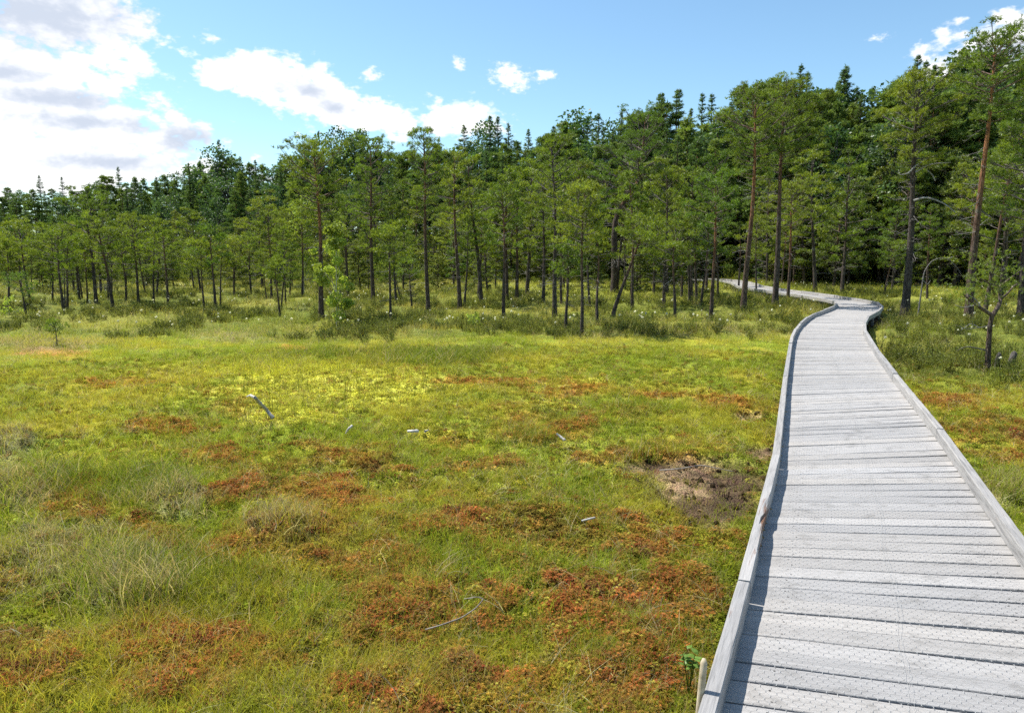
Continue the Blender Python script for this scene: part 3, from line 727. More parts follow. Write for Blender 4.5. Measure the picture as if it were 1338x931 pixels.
def tree(name, data, loc, rz, label, cat, group=None, sc=1.0, mats=(None, None)):
    root = link(name, None, None, loc, (0, 0, rz), (sc, sc, sc) if np.isscalar(sc) else sc)
    root.empty_display_size = 0.3; tag(root, label, cat, group)
    if label is None and name == 'pine_tree': root.rotation_euler = (random.uniform(-.06, .06), random.uniform(-.06, .06), rz)
    link('trunk', data[0], root)
    if data[1] is not None: link('crown', data[1], root)
    return root
def make(acc2, matc, matb=None):
    matb = matb or M_BARK
    return acc2[0].mesh('trunk', matb, True), acc2[1].mesh('crown', matc)

# --- trees that stand out one by one: base pixel, top pixel, crown half width (px), crown foot (px), options, label
BOG = 'bog pines standing on the edge of the moss'
NEAR = [
 (40, 397, 25, 300, 36, 345, {}, 'bog pine at the far left edge, its thin trunk leaning a little left'),
 (35, 416, 22, 364, 22, 392, dict(lean_more=1), 'short pine tilting left in front of the far-left bog pine'),
 (83, 407, 76, 305, 36, 352, {}, 'bog pine with close twin stem beside it, second clump from the left edge'),
 (88, 404, 92, 318, 18, 350, dict(ndead=12), 'thin twin stem pressed against the second bog pine from the left'),
 (148, 404, 130, 294, 38, 345, dict(ndead=14, r=1.2), 'bushy bog pine with many bare lower branches, left third of the tree line'),
 (126, 397, 112, 262, 40, 330, dict(r=1.15), 'taller pine whose crown rises behind the bushy left-hand bog pine'),
 (104, 394, 100, 300, 26, 345, {}, 'straight slim pine between the twin-stem pine and the tall left pine'),
 (181, 395, 174, 294, 32, 345, {}, 'bog pine just right of the bushy left-hand pine, open crown'),
 (220, 402, 215, 306, 26, 350, dict(ndead=20), 'bog pine with a dark nest-like tangle of twigs under its crown'),
 (165, 394, 160, 318, 24, 352, dict(bend=.06), 'crooked low pine tucked between two left-hand bog pines'),
 (282, 412, 274, 306, 34, 352, {}, 'foremost stem of the three close pines left of the pale birch'),
 (267, 411, 262, 320, 20, 356, dict(r=.8), 'left stem of the three close pines left of the pale birch'),
 (288, 405, 292, 322, 20, 352, dict(r=.8), 'right stem of the three close pines left of the pale birch'),
 (306, 386, 303, 318, 22, 350, {}, 'slim pine set back behind the three close pines'),
 (328, 384, 324, 312, 24, 350, {}, 'slim pine under the broad crown left of the pale birch'),
 (343, 377, 338, 266, 36, 335, dict(r=1.2), 'broad-crowned pine set back left of the pale birch'),
 (366, 419, 362, 345, 14, 368, dict(ndead=14, r=.9, dens=.6), 'nearly bare thin pine stem with one small green tuft near the top'),
 (420, 416, 410, 196, 50, 290, dict(orange=.85, r=1.1, ndead=16, shape='umbrella', nb=46), 'tall pine with reddish trunk and spreading crown beside the birch sapling'),
 (488, 397, 483, 193, 40, 300, dict(orange=.5, nb=44, ndead=14), 'tall pine right of the birch sapling, crown high and loose'),
 (510, 424, 511, 304, 32, 352, dict(r=.85, ndead=10), 'small-crowned thin pine standing forward on the moss edge, mid-left'),
 (560, 411, 554, 174, 36, 285, dict(nb=42, ndead=22, r=.9), 'very tall slim pine with dense dead twigs below its pointed crown'),
 (601, 402, 594, 206, 34, 300, dict(ndead=26, r=1.0, dens=.8), 'tall straight pine with thin half-bare crown, right of the slimmest tall pine'),
 (607, 399, 612, 290, 26, 340, dict(r=.8), 'thin stem right against the tall half-bare pine'),
 (538, 405, 536, 346, 22, 368, dict(ndead=30, dens=.35, nb=14), 'low twiggy half-dead pine between two tall slim pines'),
 (523, 395, 520, 352, 10, 372, dict(ndead=10, dens=.2, nb=6, bend=.1), 'crooked dead snag left of the low twiggy pine'),
 (658, 416, 656, 253, 36, 325, dict(r=.9, ndead=12), 'slim pine with round crown near the middle of the tree line'),
 (675, 395, 677, 260, 30, 330, dict(r=1.2), 'darker thick-stemmed pine just behind the round-crowned middle pine'),
 (710, 399, 709, 238, 30, 318, {}, 'tall pine behind the dead twigs right of the middle'),
 (725, 412, 720, 192, 40, 300, dict(nb=44, ndead=22, dens=.85), 'tall loose-crowned pine with many dead side twigs, right of the middle'),
 (739, 427, 742, 328, 24, 362, dict(r=1.1, ndead=16), 'short pine with bare side branch left of the foremost pine'),
 (760, 436, 764, 250, 46, 330, dict(r=.8, ndead=12, nb=40), 'foremost pine of the tree line, nearest the open moss'),
 (781, 419, 780, 310, 24, 345, dict(bend=.06, ndead=12), 'crooked thin pine between the foremost pine and the leaning trunk'),
 (803, 384, 843, 156, 58, 275, dict(r=1.7, nb=60, ndead=26, shape='dome', kink=1), 'big broad pine with kinked trunk towering over the middle of the stand'),
 (800, 414, 842, 296, 32, 325, dict(r=1.3, ndead=10), 'pine with thick trunk leaning strongly to the right'),
 (854, 387, 852, 290, 24, 335, {}, 'slim pine behind the strongly leaning trunk'),
 (869, 401, 868, 322, 22, 345, dict(r=.7), 'very thin pine right of the strongly leaning trunk'),
 (882, 418, 880, 306, 42, 352, dict(r=1.0), 'low spreading pine standing forward left of the reddish pine'),
 (901, 397, 899, 270, 30, 335, {}, 'left one of two parallel straight pines behind the low spreading pine'),
 (910, 397, 909, 280, 26, 335, {}, 'right one of two parallel straight pines behind the low spreading pine'),
 (916, 401, 926, 300, 26, 340, {}, 'pine leaning right beside the two parallel straight pines'),
 (929, 418, 934, 240, 42, 300, dict(orange=.8, ndead=12), 'reddish slim pine with pale dead branches left of the orange trunk'),
 (971, 408, 988, 124, 48, 235, dict(orange=1.0, nb=52, ndead=16, shape='umbrella', r=1.05), 'tall pine with bright orange trunk beside the far boardwalk'),
 (988, 386, 990, 290, 24, 335, dict(r=.8), 'thin dark pine right behind the bright orange trunk'),
 (1012, 404, 1024, 118, 48, 235, dict(orange=.35, nb=56, ndead=16, dens=1.2, r=1.1), 'tall dark-crowned pine right of the bright orange trunk'),
 (1029, 397, 1034, 245, 36, 300, dict(orange=.9, ndead=10), 'shorter reddish pine at the inner bend of the boardwalk'),
 (965, 380, 966, 300, 16, 330, dict(ndead=18, dens=.4, nb=8), 'grey bare snag just left of the orange trunk'),
 (1182, 411, 1203, 104, 56, 222, dict(orange=.05, nb=60, ndead=34, shape='umbrella', r=1.35, dens=1.1), 'big dark-trunked pine right of the boardwalk with pale dead branches'),
 (1265, 419, 1303, 50, 54, 165, dict(orange=1.0, nb=56, ndead=30, shape='umbrella', r=1.12), 'tallest pine near the right edge with orange upper trunk'),
 (1334, 418, 1352, 130, 58, 300, dict(r=1.3, nb=40), 'dark pine cut by the right edge of the picture'),
 (1272, 372, 1284, 210, 34, 300, {}, 'slimmer pine close behind the tallest orange pine'),
 (1194, 371, 1197, 270, 30, 325, dict(r=1.1), 'dark pine stem seen just right of the big dark trunk'),
 (1214, 372, 1222, 262, 30, 325, {}, 'middle pine set back between the big dark and the orange trunk'),
 (1224, 376, 1240, 280, 26, 330, dict(ndead=12), 'pine leaning right, set back left of the tallest orange pine'),
 (1155, 388, 1166, 322, 22, 352, dict(ndead=8), 'small leaning pine just past the outer bend of the boardwalk'),
 (75, 456, 69, 424, 16, 436, dict(ndead=3, nb=12, r=.7), 'tiny young pine alone at the left on the moss edge'),
 (12, 402, 6, 318, 24, 352, {}, 'bog pine cut by the left edge of the picture'),
 (625, 388, 630, 275, 28, 335, {}, 'pine set back between the half-bare pine and the round-crowned pine'),
 (455, 388, 452, 262, 28, 330, {}, 'pine set back just right of the birch sapling'),
]
for i, (bx, by, tx, ty, hw, cf, op, lab) in enumerate(NEAR):
    g = gp(bx, by); Y = g[1]; top = at_Y(tx, ty, Y); H = top[2]; ctop = H - at_Y(tx, cf, Y)[2]
    m_px = g[1] / F_PX; Rc = hw * m_px * 0.98; cbf = max(0.15, 1 - ctop / H)
    z0 = gz(g[0], g[1]) - 0.03; H -= z0
    r0 = (0.0155 * H ** 0.85 + 0.018) * op.get('r', 1.0)
    lean = (top[0] - g[0], 0.15 * random.uniform(-1, 1))
    chx = ctop / max(Rc, .1)
    nb = op.get('nb', int(np.clip(20 + 6 * ctop, 16, 44)))
    nl = 0.085 if H > 1.5 else 0.05
    path = None
    if op.get('kink'):
        path = [(0, 0, 0), (-0.02, 0, H * .2), (-0.1, 0, H * .38), (0.1, 0.1, H * .5), (lean[0] * .85, 0.1, H * .62), (lean[0] * .95, 0, H * .8), (lean[0], 0, H)]
    acc = pine(1000 + i, H, r0, lean, Rc, cbf, nb, op.get('shape', random.choice(['dome', 'dome', 'umbrella'])), op.get('orange', random.uniform(0.1, 0.5)),
               op.get('ndead', 9) + 7, op.get('bend', 0.022), nl, nl * 0.19, op.get('dens', 1.0) * (1.0 if Rc > 0.7 else 1.25), 8, 5, random.uniform(-.15, .15), path)
    tree('snag' if 'snag' in lab else 'pine_tree', make(acc, M_PINE), (g[0], g[1], z0), 0, lab, 'pine tree', BOG)

# crooked little pine by the boardwalk on the right
g = gp(1290, 486); Y = g[1]; k = Y / F_PX; z0 = gz(g[0], g[1]) - 0.02
P = lambda px, py, dy=0: at_Y(px, py, Y) - np.array([g[0], g[1], z0]) + np.array([0, dy, 0])
tr = Acc(); cr = Acc(); rr = np.random.default_rng(55)
def limb(pts, r0, r1, c=(0.15, 0.1, 0)):
    pts = np.array(pts); q = np.linspace(0, 1, len(pts)); t = np.linspace(0, 1, 3 * len(pts)); p = np.stack([np.interp(t, q, pts[:, i]) for i in range(3)], 1); p[1:-1] = (p[:-2] + 2 * p[1:-1] + p[2:]) / 4
    V, T = tube(p, np.linspace(r0, r1, len(p)), 7); tr.add(V, T, c); return p
limb([P(1290, 492), P(1291, 470), P(1292, 448), P(1294, 422), P(1297, 410)], 0.048, 0.032, (.1, .0, 0))
a = limb([P(1297, 412), P(1284, 404), P(1270, 398, -.1), P(1256, 390, -.2), P(1248, 383, -.2)], 0.032, 0.008)
b = limb([P(1297, 412), P(1305, 400), P(1313, 391, .1), P(1310, 375, .1), P(1300, 360, .1), P(1296, 345, .1)], 0.038, 0.010)
c = limb([P(1313, 391, .1), P(1322, 384, .1), P(1334, 376, .2), P(1342, 370, .2)], 0.022, 0.006)
d = limb([P(1310, 376, .1), P(1322, 362, .0), P(1330, 352, -.1)], 0.018, 0.005)
e = limb([P(1305, 385, .1), P(1290, 372, -.1), P(1276, 366, -.2), P(1268, 362, -.2)], 0.018, 0.005)
limb([P(1291, 458), P(1278, 455), P(1262, 452), P(1250, 458)], 0.012, 0.003, (0, .25, 0)); limb([P(1296, 425), P(1280, 428), P(1262, 430), P(1248, 424)], 0.010, 0.003, (0, .35, 0))
limb([P(1270, 398, -.1), P(1258, 402), P(1248, 398)], 0.01, 0.003, (0, .8, 0)); limb([P(1280, 428), P(1268, 422), P(1255, 432)], 0.008, 0.002, (0, .9, 0))
limb([P(1284, 404), P(1274, 390), P(1262, 384)], 0.012, 0.003, (0, .8, 0))
cl = []
for (px, py, n, sx, sy) in [(1296, 342, 16, 20, 7), (1325, 350, 12, 16, 7), (1305, 362, 16, 24, 7), (1270, 362, 12, 16, 7), (1256, 380, 14, 18, 6), (1285, 376, 12, 18, 6), (1330, 372, 12, 14, 7), (1322, 385, 8, 12, 5), (1284, 392, 5, 10, 4), (1250, 392, 6, 10, 4)]:
    for _ in range(int(n * .68)): cl.append(P(px + rr.normal(0, sx * .6), py + rr.normal(0, sy * .7), rr.normal(0, 0.22)))
cl = np.array(cl); sh = np.repeat(rr.uniform(.7, 1.3, len(cl)), 5); Pb = np.repeat(cl, 5, 0) + rr.normal(0, .05, (len(cl) * 5, 3))
brushes(cr, Pb, np.array([0, 0, .8]) + rr.normal(0, .6, Pb.shape), 11, 0.055, 0.0065, np.stack([sh] * 3, 1), rr)
tree('pine_tree', make((tr, cr), M_PINE), (g[0], g[1], z0), 0, 'small crooked forked pine right of the boardwalk with bare lower twigs', 'pine tree')
for (px, py, h, r_, lab, lean) in [(1302, 484, .22, .035, 'short broken stub at the foot of the crooked forked pine', .02), (1321, 482, .25, .05, 'grey rotten stump right of the crooked forked pine', .03)]:
    q = gp(px, py); V, T = tube(np.array([(0, 0, -.1), (0, 0, h * .5), (lean, 0, h), (lean * 1.2, 0.01, h * 1.12)]), [r_ * 1.2, r_, r_ * .9, r_ * .35], 8)
    tag(link('tree_stump', mesh('tree_stump', V, T, M_BARK, True, np.tile([0, .12, 0], (len(V), 1))), None, (q[0], q[1], gz(q[0], q[1]))), lab, 'stump')
# bowed dead sapling
g = gp(1200, 418); Y = g[1]; z0 = gz(g[0], g[1]) - .05; tr = Acc(); P = lambda px, py, dy=0: at_Y(px, py, Y) - np.array([g[0], g[1], z0]) + np.array([0, dy, 0])
limb([P(1198, 424), P(1201, 400), P(1204, 380), P(1207, 355), P(1217, 341), P(1230, 336), P(1243, 340), P(1252, 352), P(1256, 357)], 0.024, 0.006, (0, .38, 0))
limb([P(1205, 365), P(1212, 372), P(1216, 366)], .012, .004, (0, .8, 0)); limb([P(1238, 338), P(1246, 335)], .01, .004, (0, .9, 0))
V, T, C = tr.arrays(); tag(link('bowed_sapling', mesh('bowed_sapling', V, T, M_BARK, True, C), None, (g[0], g[1], z0)), 'pale dead sapling bent over in an arch right of the big dark pine', 'dead tree')
# pale crooked dead limbs of the big dark pine belong to that tree
big = [o for o in COL.objects if o.get('label', '').startswith('big dark-trunked')][0]
g = gp(1182, 411); Y = g[1]; z0 = big.location.z; tr = Acc()
P = lambda px, py, dy=0: at_Y(px, py, Y) - np.array([g[0], g[1], z0]) + np.array([0, dy, 0])
limb([P(1194, 262), P(1204, 258, -.2), P(1215, 262, -.3), P(1226, 268, -.4), P(1238, 281, -.5)], .035, .014, (0, 1, 0))
limb([P(1196, 225), P(1210, 216, -.1), P(1222, 214, -.1), P(1240, 213, -.1)], .032, .01, (0, 1, 0)); limb([P(1197, 216), P(1180, 228, -.3), P(1169, 230, -.3)], .03, .01, (0, 1, 0))
limb([P(1222, 236), P(1218, 228), P(1211, 222)], .02, .01, (0, 1, 0)); limb([P(1198, 216), P(1208, 208, -.1), P(1216, 205, -.2)], .03, .01, (0, 1, 0))
V, T, C = tr.arrays(); link('dead_limb', mesh('dead_limb', V, T, M_BARK, True, C), big)

# birches
def put_birch(bx, by, tx, ty, hw, cf, n, ls, lab, lobes=30, thin=.0055):
    g = gp(bx, by); Y = g[1]; top = at_Y(tx, ty, Y); H = top[2]; cbf = at_Y(tx, cf, Y)[2] / H
    acc = broadleaf(int(bx), H, hw * Y / F_PX, n, ls, cbf, True, lobes, 0.9, thin, 0.55)
    tree('birch_tree', make(acc, M_BIRCH, M_BIRCHBARK), (g[0], g[1], gz(g[0], g[1])), 0, lab, 'birch', 'young birches among the pines')
put_birch(440, 424, 440, 290, 27, 412, 4600, 0.075, 'leafy birch sapling column right of the tall reddish pine')
put_birch(397, 384, 388, 250, 25, 345, 2200, 0.12, 'pale slender birch with white stem behind the tall reddish pine', 20)
put_birch(12, 418, 12, 390, 16, 414, 260, 0.07, 'small pale birch bush at the left edge below the pines', 10)
put_birch(620, 430, 620, 408, 14, 428, 240, 0.06, 'little bright leafy birch shoot left of the foremost pine', 9)

# --- fill of the stand: pines that cannot be told apart, by sector
protos = []; edge = []
for i in range(9):
    protos.append(make(pine(300 + i, 5.0, 0.075, (random.uniform(-.3, .3), random.uniform(-.3, .3)), random.uniform(0.85, 1.2), [.22, .5, .4, .58, .3, .45, .55, .35, .48][i], 36, random.choice(['dome', 'umbrella', 'dome']), random.uniform(.1, .6), 12, 0.025, 0.11, 0.024, 0.9, 7, 5), M_PINE))
for i in range(6):
    edge.append(make(pine(350 + i, 7.0, 0.10, (random.uniform(-.2, .2), 0), random.uniform(1.4, 1.9), random.uniform(0.10, 0.24), 60, ['cone', 'dome'][i % 2], .5, 12, 0.02, 0.16, 0.040, 0.75, 7, 5, 0, None, .5, .08, 1.15, 0.9, 0.1), M_EDGE))
marks = [(25, 'leftmost leaning pine'), (85, 'twin-stemmed left pine'), (145, 'bushy left pine'), (215, 'nest-tangled pine'), (278, 'three close pines'), (340, 'broad set-back pine'),
         (413, 'tall reddish pine'), (485, 'birch-side pine'), (557, 'slimmest tall pine'), (598, 'half-bare tall pine'), (657, 'round-crowned pine'), (722, 'loose-crowned pine'),
         (765, 'foremost pine'), (835, 'kinked-trunk pine'), (882, 'low spreading pine'), (929, 'reddish slim pine'), (975, 'bright orange trunk'), (1020, 'dark-crowned pine'),
         (1085, 'boardwalk bend'), (1150, 'small leaning pine'), (1195, 'big dark trunk'), (1245, 'arched dead sapling'), (1295, 'tallest orange pine'), (1340, 'right edge pine')]
def sector(px): return min(marks, key=lambda m: abs(m[0] - px))[1]
PENDING = []          # (picture x, root object, label): alike trees are told apart by their order from left to right
def later(px, o, label): PENDING.append((px, o, label))
ORD = ['first', 'second', 'third', 'fourth', 'fifth', 'sixth', 'seventh', 'eighth', 'ninth', 'tenth']
NUM = ['', '', 'two', 'three', 'four', 'five', 'six', 'seven', 'eight', 'nine', 'ten']
def settle_labels():
    by = {}
    for px, o, l in PENDING: by.setdefault(l, []).append((px, o))
    for l, v in by.items():
        v.sort(key=lambda a: a[0]); k = len(v)
        for i, (px, o) in enumerate(v):
            o['label'] = l if k == 1 else '%s one of two: %s' % (('left', 'right')[i], l) if k == 2 else '%s from left of %s: %s' % (ORD[i], NUM[k], l)
rf = np.random.default_rng(91); placed = []
tries = 0
HFILL = [(-50, 2.9), (300, 3.1), (420, 3.6), (560, 4.4), (750, 5.0), (950, 5.2), (1150, 5.6), (1400, 6.4)]
while len(placed) < 70 and tries < 6000:
    tries += 1
    px = rf.uniform(-30, 1370); Y = rf.uniform(24, 46)
    x = (px - 669) / F_PX * Y
    if path_dist([x], [Y])[0] < 1.6: continue
    if 0.27 < x / Y < 0.60 and Y < 27: continue
    if 0.40 < x / Y < 0.55 and Y < 34: continue
    if any((x - a) ** 2 + (Y - b) ** 2 < 2.2 for a, b in placed): continue
    placed.append((x, Y)); H = float(np.interp(px, *np.array(HFILL).T)) * rf.uniform(.58, 1.25) * (1 + 0.012 * (Y - 32))
    s = H / 5.0; sx = s * rf.uniform(.8, 1.15)
    later(px, tree('pine_tree', protos[rf.integers(9)], (x, Y, gz(x, Y) - .03), rf.uniform(0, 6.28), None, 'pine tree', 'bog pines in the ranks behind', (sx, sx, s)), '%s pine ranked behind the %s' % ('short' if H < 3.6 else 'slender', sector(px)))
# fuller pines where the bog gives way to forest
EDGE_TOP = [(-50, 312), (200, 305), (350, 292), (500, 262), (650, 245), (800, 225), (950, 215), (1080, 235), (1180, 225), (1338, 200)]
px = -40
while px < 1390:
    D = float(np.interp(px, [0, 600, 1000, 1340], [66, 58, 48, 44])) * rf.uniform(.92, 1.10); tp = float(np.interp(px, *np.array(EDGE_TOP).T)) + rf.normal(0, 16)
    x = (px - 669) / F_PX * D
    if path_dist([x], [D])[0] > 2.2:
        z0 = gz(x, D) - .05; H = at_Y(px, tp, D)[2] - z0; s = H / 7.0; sx = s * rf.uniform(.9, 1.2)
        later(px, tree('pine_tree', edge[rf.integers(6)], (x, D, z0), rf.uniform(0, 6.28), None, 'pine tree', 'full pines along the forest edge', (sx, sx, s)), 'full forest-edge pine behind the %s' % sector(px))
    px += rf.uniform(13, 27)

# low bushy young pines filling the gaps between the trunks
nyo = 0; tries = 0
while nyo < 46 and tries < 2000:
    tries += 1; px = rf.uniform(-20, 1360) if rf.random() < .45 else rf.uniform(820, 1360); Y = rf.uniform(34, 54); x = (px - 669) / F_PX * Y
    if path_dist([x], [Y])[0] < 1.9 or (0.40 < x / Y < 0.55 and Y < 38): continue
    H = rf.uniform(1.3, 3.4); s = H / 7.0; sx = s * rf.uniform(1.2, 1.7); nyo += 1
    later(px, tree('pine_tree', edge[rf.integers(6)], (x, Y, gz(x, Y) - .05), rf.uniform(0, 6.28), None, 'pine tree', 'low bushy pines between the trunks', (sx, sx, s)), 'low bushy pine far behind the %s' % sector(px))

# --- the forest wall behind
SKY = np.array([(-60, 238), (0, 236), (100, 226), (200, 217), (270, 203), (330, 198), (400, 190), (500, 184), (560, 178), (640, 160), (700, 160), (760, 154), (860, 136), (900, 128), (950, 124), (1000, 112), (1050, 100), (1100, 104), (1150, 112), (1190, 88), (1240, 76), (1290, 66), (1400, 52)])
fp = [make(pine(500 + i, 14.0, 0.17, (random.uniform(-.4, .4), 0), random.uniform(2.0, 2.6), random.uniform(.28, .42), 64, ['cone', 'dome', 'cone', 'cone'][i % 4], .7, 8, 0.012, 0.27, 0.070, 0.50, 7, 5, 0, None, .6, .13, 1.5, 0.74, 0.0, 0.5), M_FOREST) for i in range(5)]
sp = [make(spruce(600 + i, 16.0, 2.5 + .22 * i, 44, 7, .35 + .05 * i), M_SPRUCE) for i in range(5)]
bp = [make(broadleaf(700 + i, 14.0, 3.4, 5200, .30, .25, False, 42), M_BROAD) for i in range(3)]
def wall_tree(px, top_py, D, kind, i, row=0):
    top = at_Y(px, top_py, D); x = top[0]; z0 = gz(x, D) - .1; H = top[2] - z0
    base = {'p': (fp, 14.0), 's': (sp, 16.0), 'b': (bp, 14.0)}[kind]
    s = H / base[1]; sx = s * rf.uniform(.95, 1.3); nm = {'p': 'forest_pine', 's': 'spruce_tree', 'b': 'broadleaf_tree'}[kind]
    de = {'p': 'dark pine', 's': 'dark pointed spruce', 'b': 'rounded leafy tree'}[kind]
    later(px, tree(nm, base[0][i % len(base[0])], (x, D, z0), rf.uniform(0, 6.28), None, {'p': 'pine tree', 's': 'spruce', 'b': 'leafy tree'}[kind], 'forest wall %ss' % de, (sx, sx, s)),
          '%s %s behind the %s' % (de, 'on the skyline' if row == 0 else 'below the skyline' if row == 1 else 'in mid forest', sector(px)))
ni = 0
def depth0(px): return float(np.interp(px, [0, 500, 1000, 1340], [105, 88, 66, 58]))
for row, (dk, lower, step) in enumerate([(1.0, 0, 13), (0.90, 15, 17), (0.80, 42, 24)]):
    px = -45 + 7 * row
    while px < 1390:
        D = depth0(px) * dk * rf.uniform(.97, 1.04); sk = float(np.interp(px, SKY[:, 0], SKY[:, 1]))
        top = sk + lower * (0.5 + 0.5 * (335 - sk) / 200) + abs(rf.normal(0, 9)) - (10 if rf.random() < .16 else 0)
        kind = rf.choice(['p', 's', 'b'], p=([.74, .12, .14] if px < 600 else [.40, .48, .12]) if row == 0 else [.66, .24, .10])
        if kind == 's' and row == 0: top -= rf.uniform(0, 12)
        if kind == 'b': top += 9
        if kind == 'p': top += 13
        wall_tree(px, top, D, kind, int(rf.integers(0, 30)), row); px += step * rf.uniform(.65, 1.35); ni += 1
for (px, ty, kind) in [(282, 192, 'b'), (436, 165, 'b'), (470, 170, 'b'), (1047, 84, 's'), (1104, 90, 's'), (1200, 72, 's'), (640, 152, 's'), (865, 122, 's'), (885, 117, 's'), (1275, 60, 'b'), (765, 146, 'b')]:
    wall_tree(px, ty, depth0(px) * .97, kind, int(px))

settle_labels()

# ------------------------------------------------------------------ scattered bog plants
def proto_collection(name, meshes):
    c = bpy.data.collections.new(name)
    for i, me in enumerate(meshes):
        o = bpy.data.objects.new('%s_%02d' % (name, i), me); c.objects.link(o)
    return c
def scatter(name, protos, P, rotv, scl, tint, idx, label, cat):
    me = bpy.data.meshes.new(name); n = len(P); me.vertices.add(n); me.vertices.foreach_set('co', np.asarray(P, np.float32).ravel())
    a = me.attributes.new('rot', 'FLOAT_VECTOR', 'POINT'); a.data.foreach_set('vector', np.asarray(rotv, np.float32).ravel())
    a = me.attributes.new('scl', 'FLOAT_VECTOR', 'POINT'); a.data.foreach_set('vector', np.asarray(scl, np.float32).ravel())
    a = me.attributes.new('idx', 'INT', 'POINT'); a.data.foreach_set('value', np.asarray(idx, np.int32))
    c4 = np.ones((n, 4), np.float32); c4[:, :3] = tint; a = me.attributes.new('tint', 'FLOAT_COLOR', 'POINT'); a.data.foreach_set('color', c4.ravel())
    o = link(name, me); tag(o, label, cat, None, 'stuff')
    ng = bpy.data.node_groups.new(name + '_scatter', 'GeometryNodeTree')
    ng.interface.new_socket('Geometry', in_out='INPUT', socket_type='NodeSocketGeometry'); ng.interface.new_socket('Geometry', in_out='OUTPUT', socket_type='NodeSocketGeometry')
    gi = ng.nodes.new('NodeGroupInput'); go = ng.nodes.new('NodeGroupOutput'); ip = ng.nodes.new('GeometryNodeInstanceOnPoints'); ci = ng.nodes.new('GeometryNodeCollectionInfo')
    ci.inputs['Collection'].default_value = proto_collection(name + '_proto', protos); ci.inputs['Separate Children'].default_value = True; ci.inputs['Reset Children'].default_value = True
    def na(nm, typ):
        q = ng.nodes.new('GeometryNodeInputNamedAttribute'); q.data_type = typ; q.inputs['Name'].default_value = nm; return q.outputs['Attribute']
    L = ng.links.new
    L(gi.outputs[0], ip.inputs['Points']); L(ci.outputs[0], ip.inputs['Instance']); ip.inputs['Pick Instance'].default_value = True
    L(na('idx', 'INT'), ip.inputs['Instance Index']); L(na('rot', 'FLOAT_VECTOR'), ip.inputs['Rotation']); L(na('scl', 'FLOAT_VECTOR'), ip.inputs['Scale'])
    L(ip.outputs[0], go.inputs[0])
    md = o.modifiers.new('scatter', 'NODES'); md.node_group = ng
    return o
def blade_tuft(seed, n, spread, width, bendk, hmin=0.55, seg=3):
    """n tapering curved blades, unit height"""
    r = np.random.default_rng(seed); A = Acc()
    for _ in range(n):
        az = r.uniform(0, 6.3); d = np.array([math.cos(az), math.sin(az), 0]); sd_ = np.array([-d[1], d[0], 0]); a2 = r.uniform(0, 6.3)
        b = np.array([math.cos(a2), math.sin(a2), 0]) * spread * math.sqrt(r.uniform(0, 1)); h = r.uniform(hmin, 1.0); k = r.uniform(0.2, 1) * bendk
        tw = r.uniform(0, 3.1); wv = math.cos(tw) * sd_ + math.sin(tw) * d
        s = np.linspace(0, 1, seg + 1); c = b + d * (k * h * s[:, None] ** 2) + np.array([0, 0, 1]) * (h * (s - 0.35 * min(k, 1.2) * s ** 2.5))[:, None]
        w = width * (1 - s ** 1.5) * r.uniform(.7, 1.2)
        V = np.concatenate([c[:-1] - wv * w[:-1, None], c[:-1] + wv * w[:-1, None], c[-1:]]); T = []
        for i in range(seg - 1): T += [(i, seg + i, seg + i + 1), (i, seg + i + 1, i + 1)]
        T.append((seg - 1, 2 * seg - 1, 2 * seg))
        sh = r.uniform(.75, 1.25); A.add(V, T, (sh * r.uniform(.9, 1.15), sh, sh * r.uniform(.6, 1.1)))
    return A.mesh('blade_tuft', M_VEG)
def moss_clump(seed, n=16, rad=0.05, mat=None):
    """a cushion of little star-shaped moss heads"""
    r = np.random.default_rng(seed); A = Acc()
    for _ in range(n):
        a = r.uniform(0, 6.3); q = rad * math.sqrt(r.uniform(0, 1)); c = np.array([math.cos(a) * q, math.sin(a) * q, 0.016 * (1 - (q / rad) ** 2) + r.uniform(0, .012)]); m = 6; rr_ = r.uniform(.007, .013); p0 = r.uniform(0, 6)
        sh = r.uniform(.5, 1.45)
        for layer in range(2):
            for j in range(m):
                t = p0 + (j + layer * .5) * 6.283 / m; d = np.array([math.cos(t), math.sin(t), 0]); s = np.array([-d[1], d[0], 0]); up = .2 + .8 * layer
                L = rr_ * (1.15 - .45 * layer)
                A.add([c - s * L * .33, c + s * L * .33, c + d * L + np.array([0, 0, up * L * .7])], [(0, 1, 2)], (sh, sh, sh))
        A.add(np.array([c + [0, 0, .001], c + [.004, 0, -.03], c + [-.003, .003, -.03]]), [(0, 1, 2)], (sh * .7,) * 3)
    return A.mesh('moss_clump', mat or M_MOSSV)
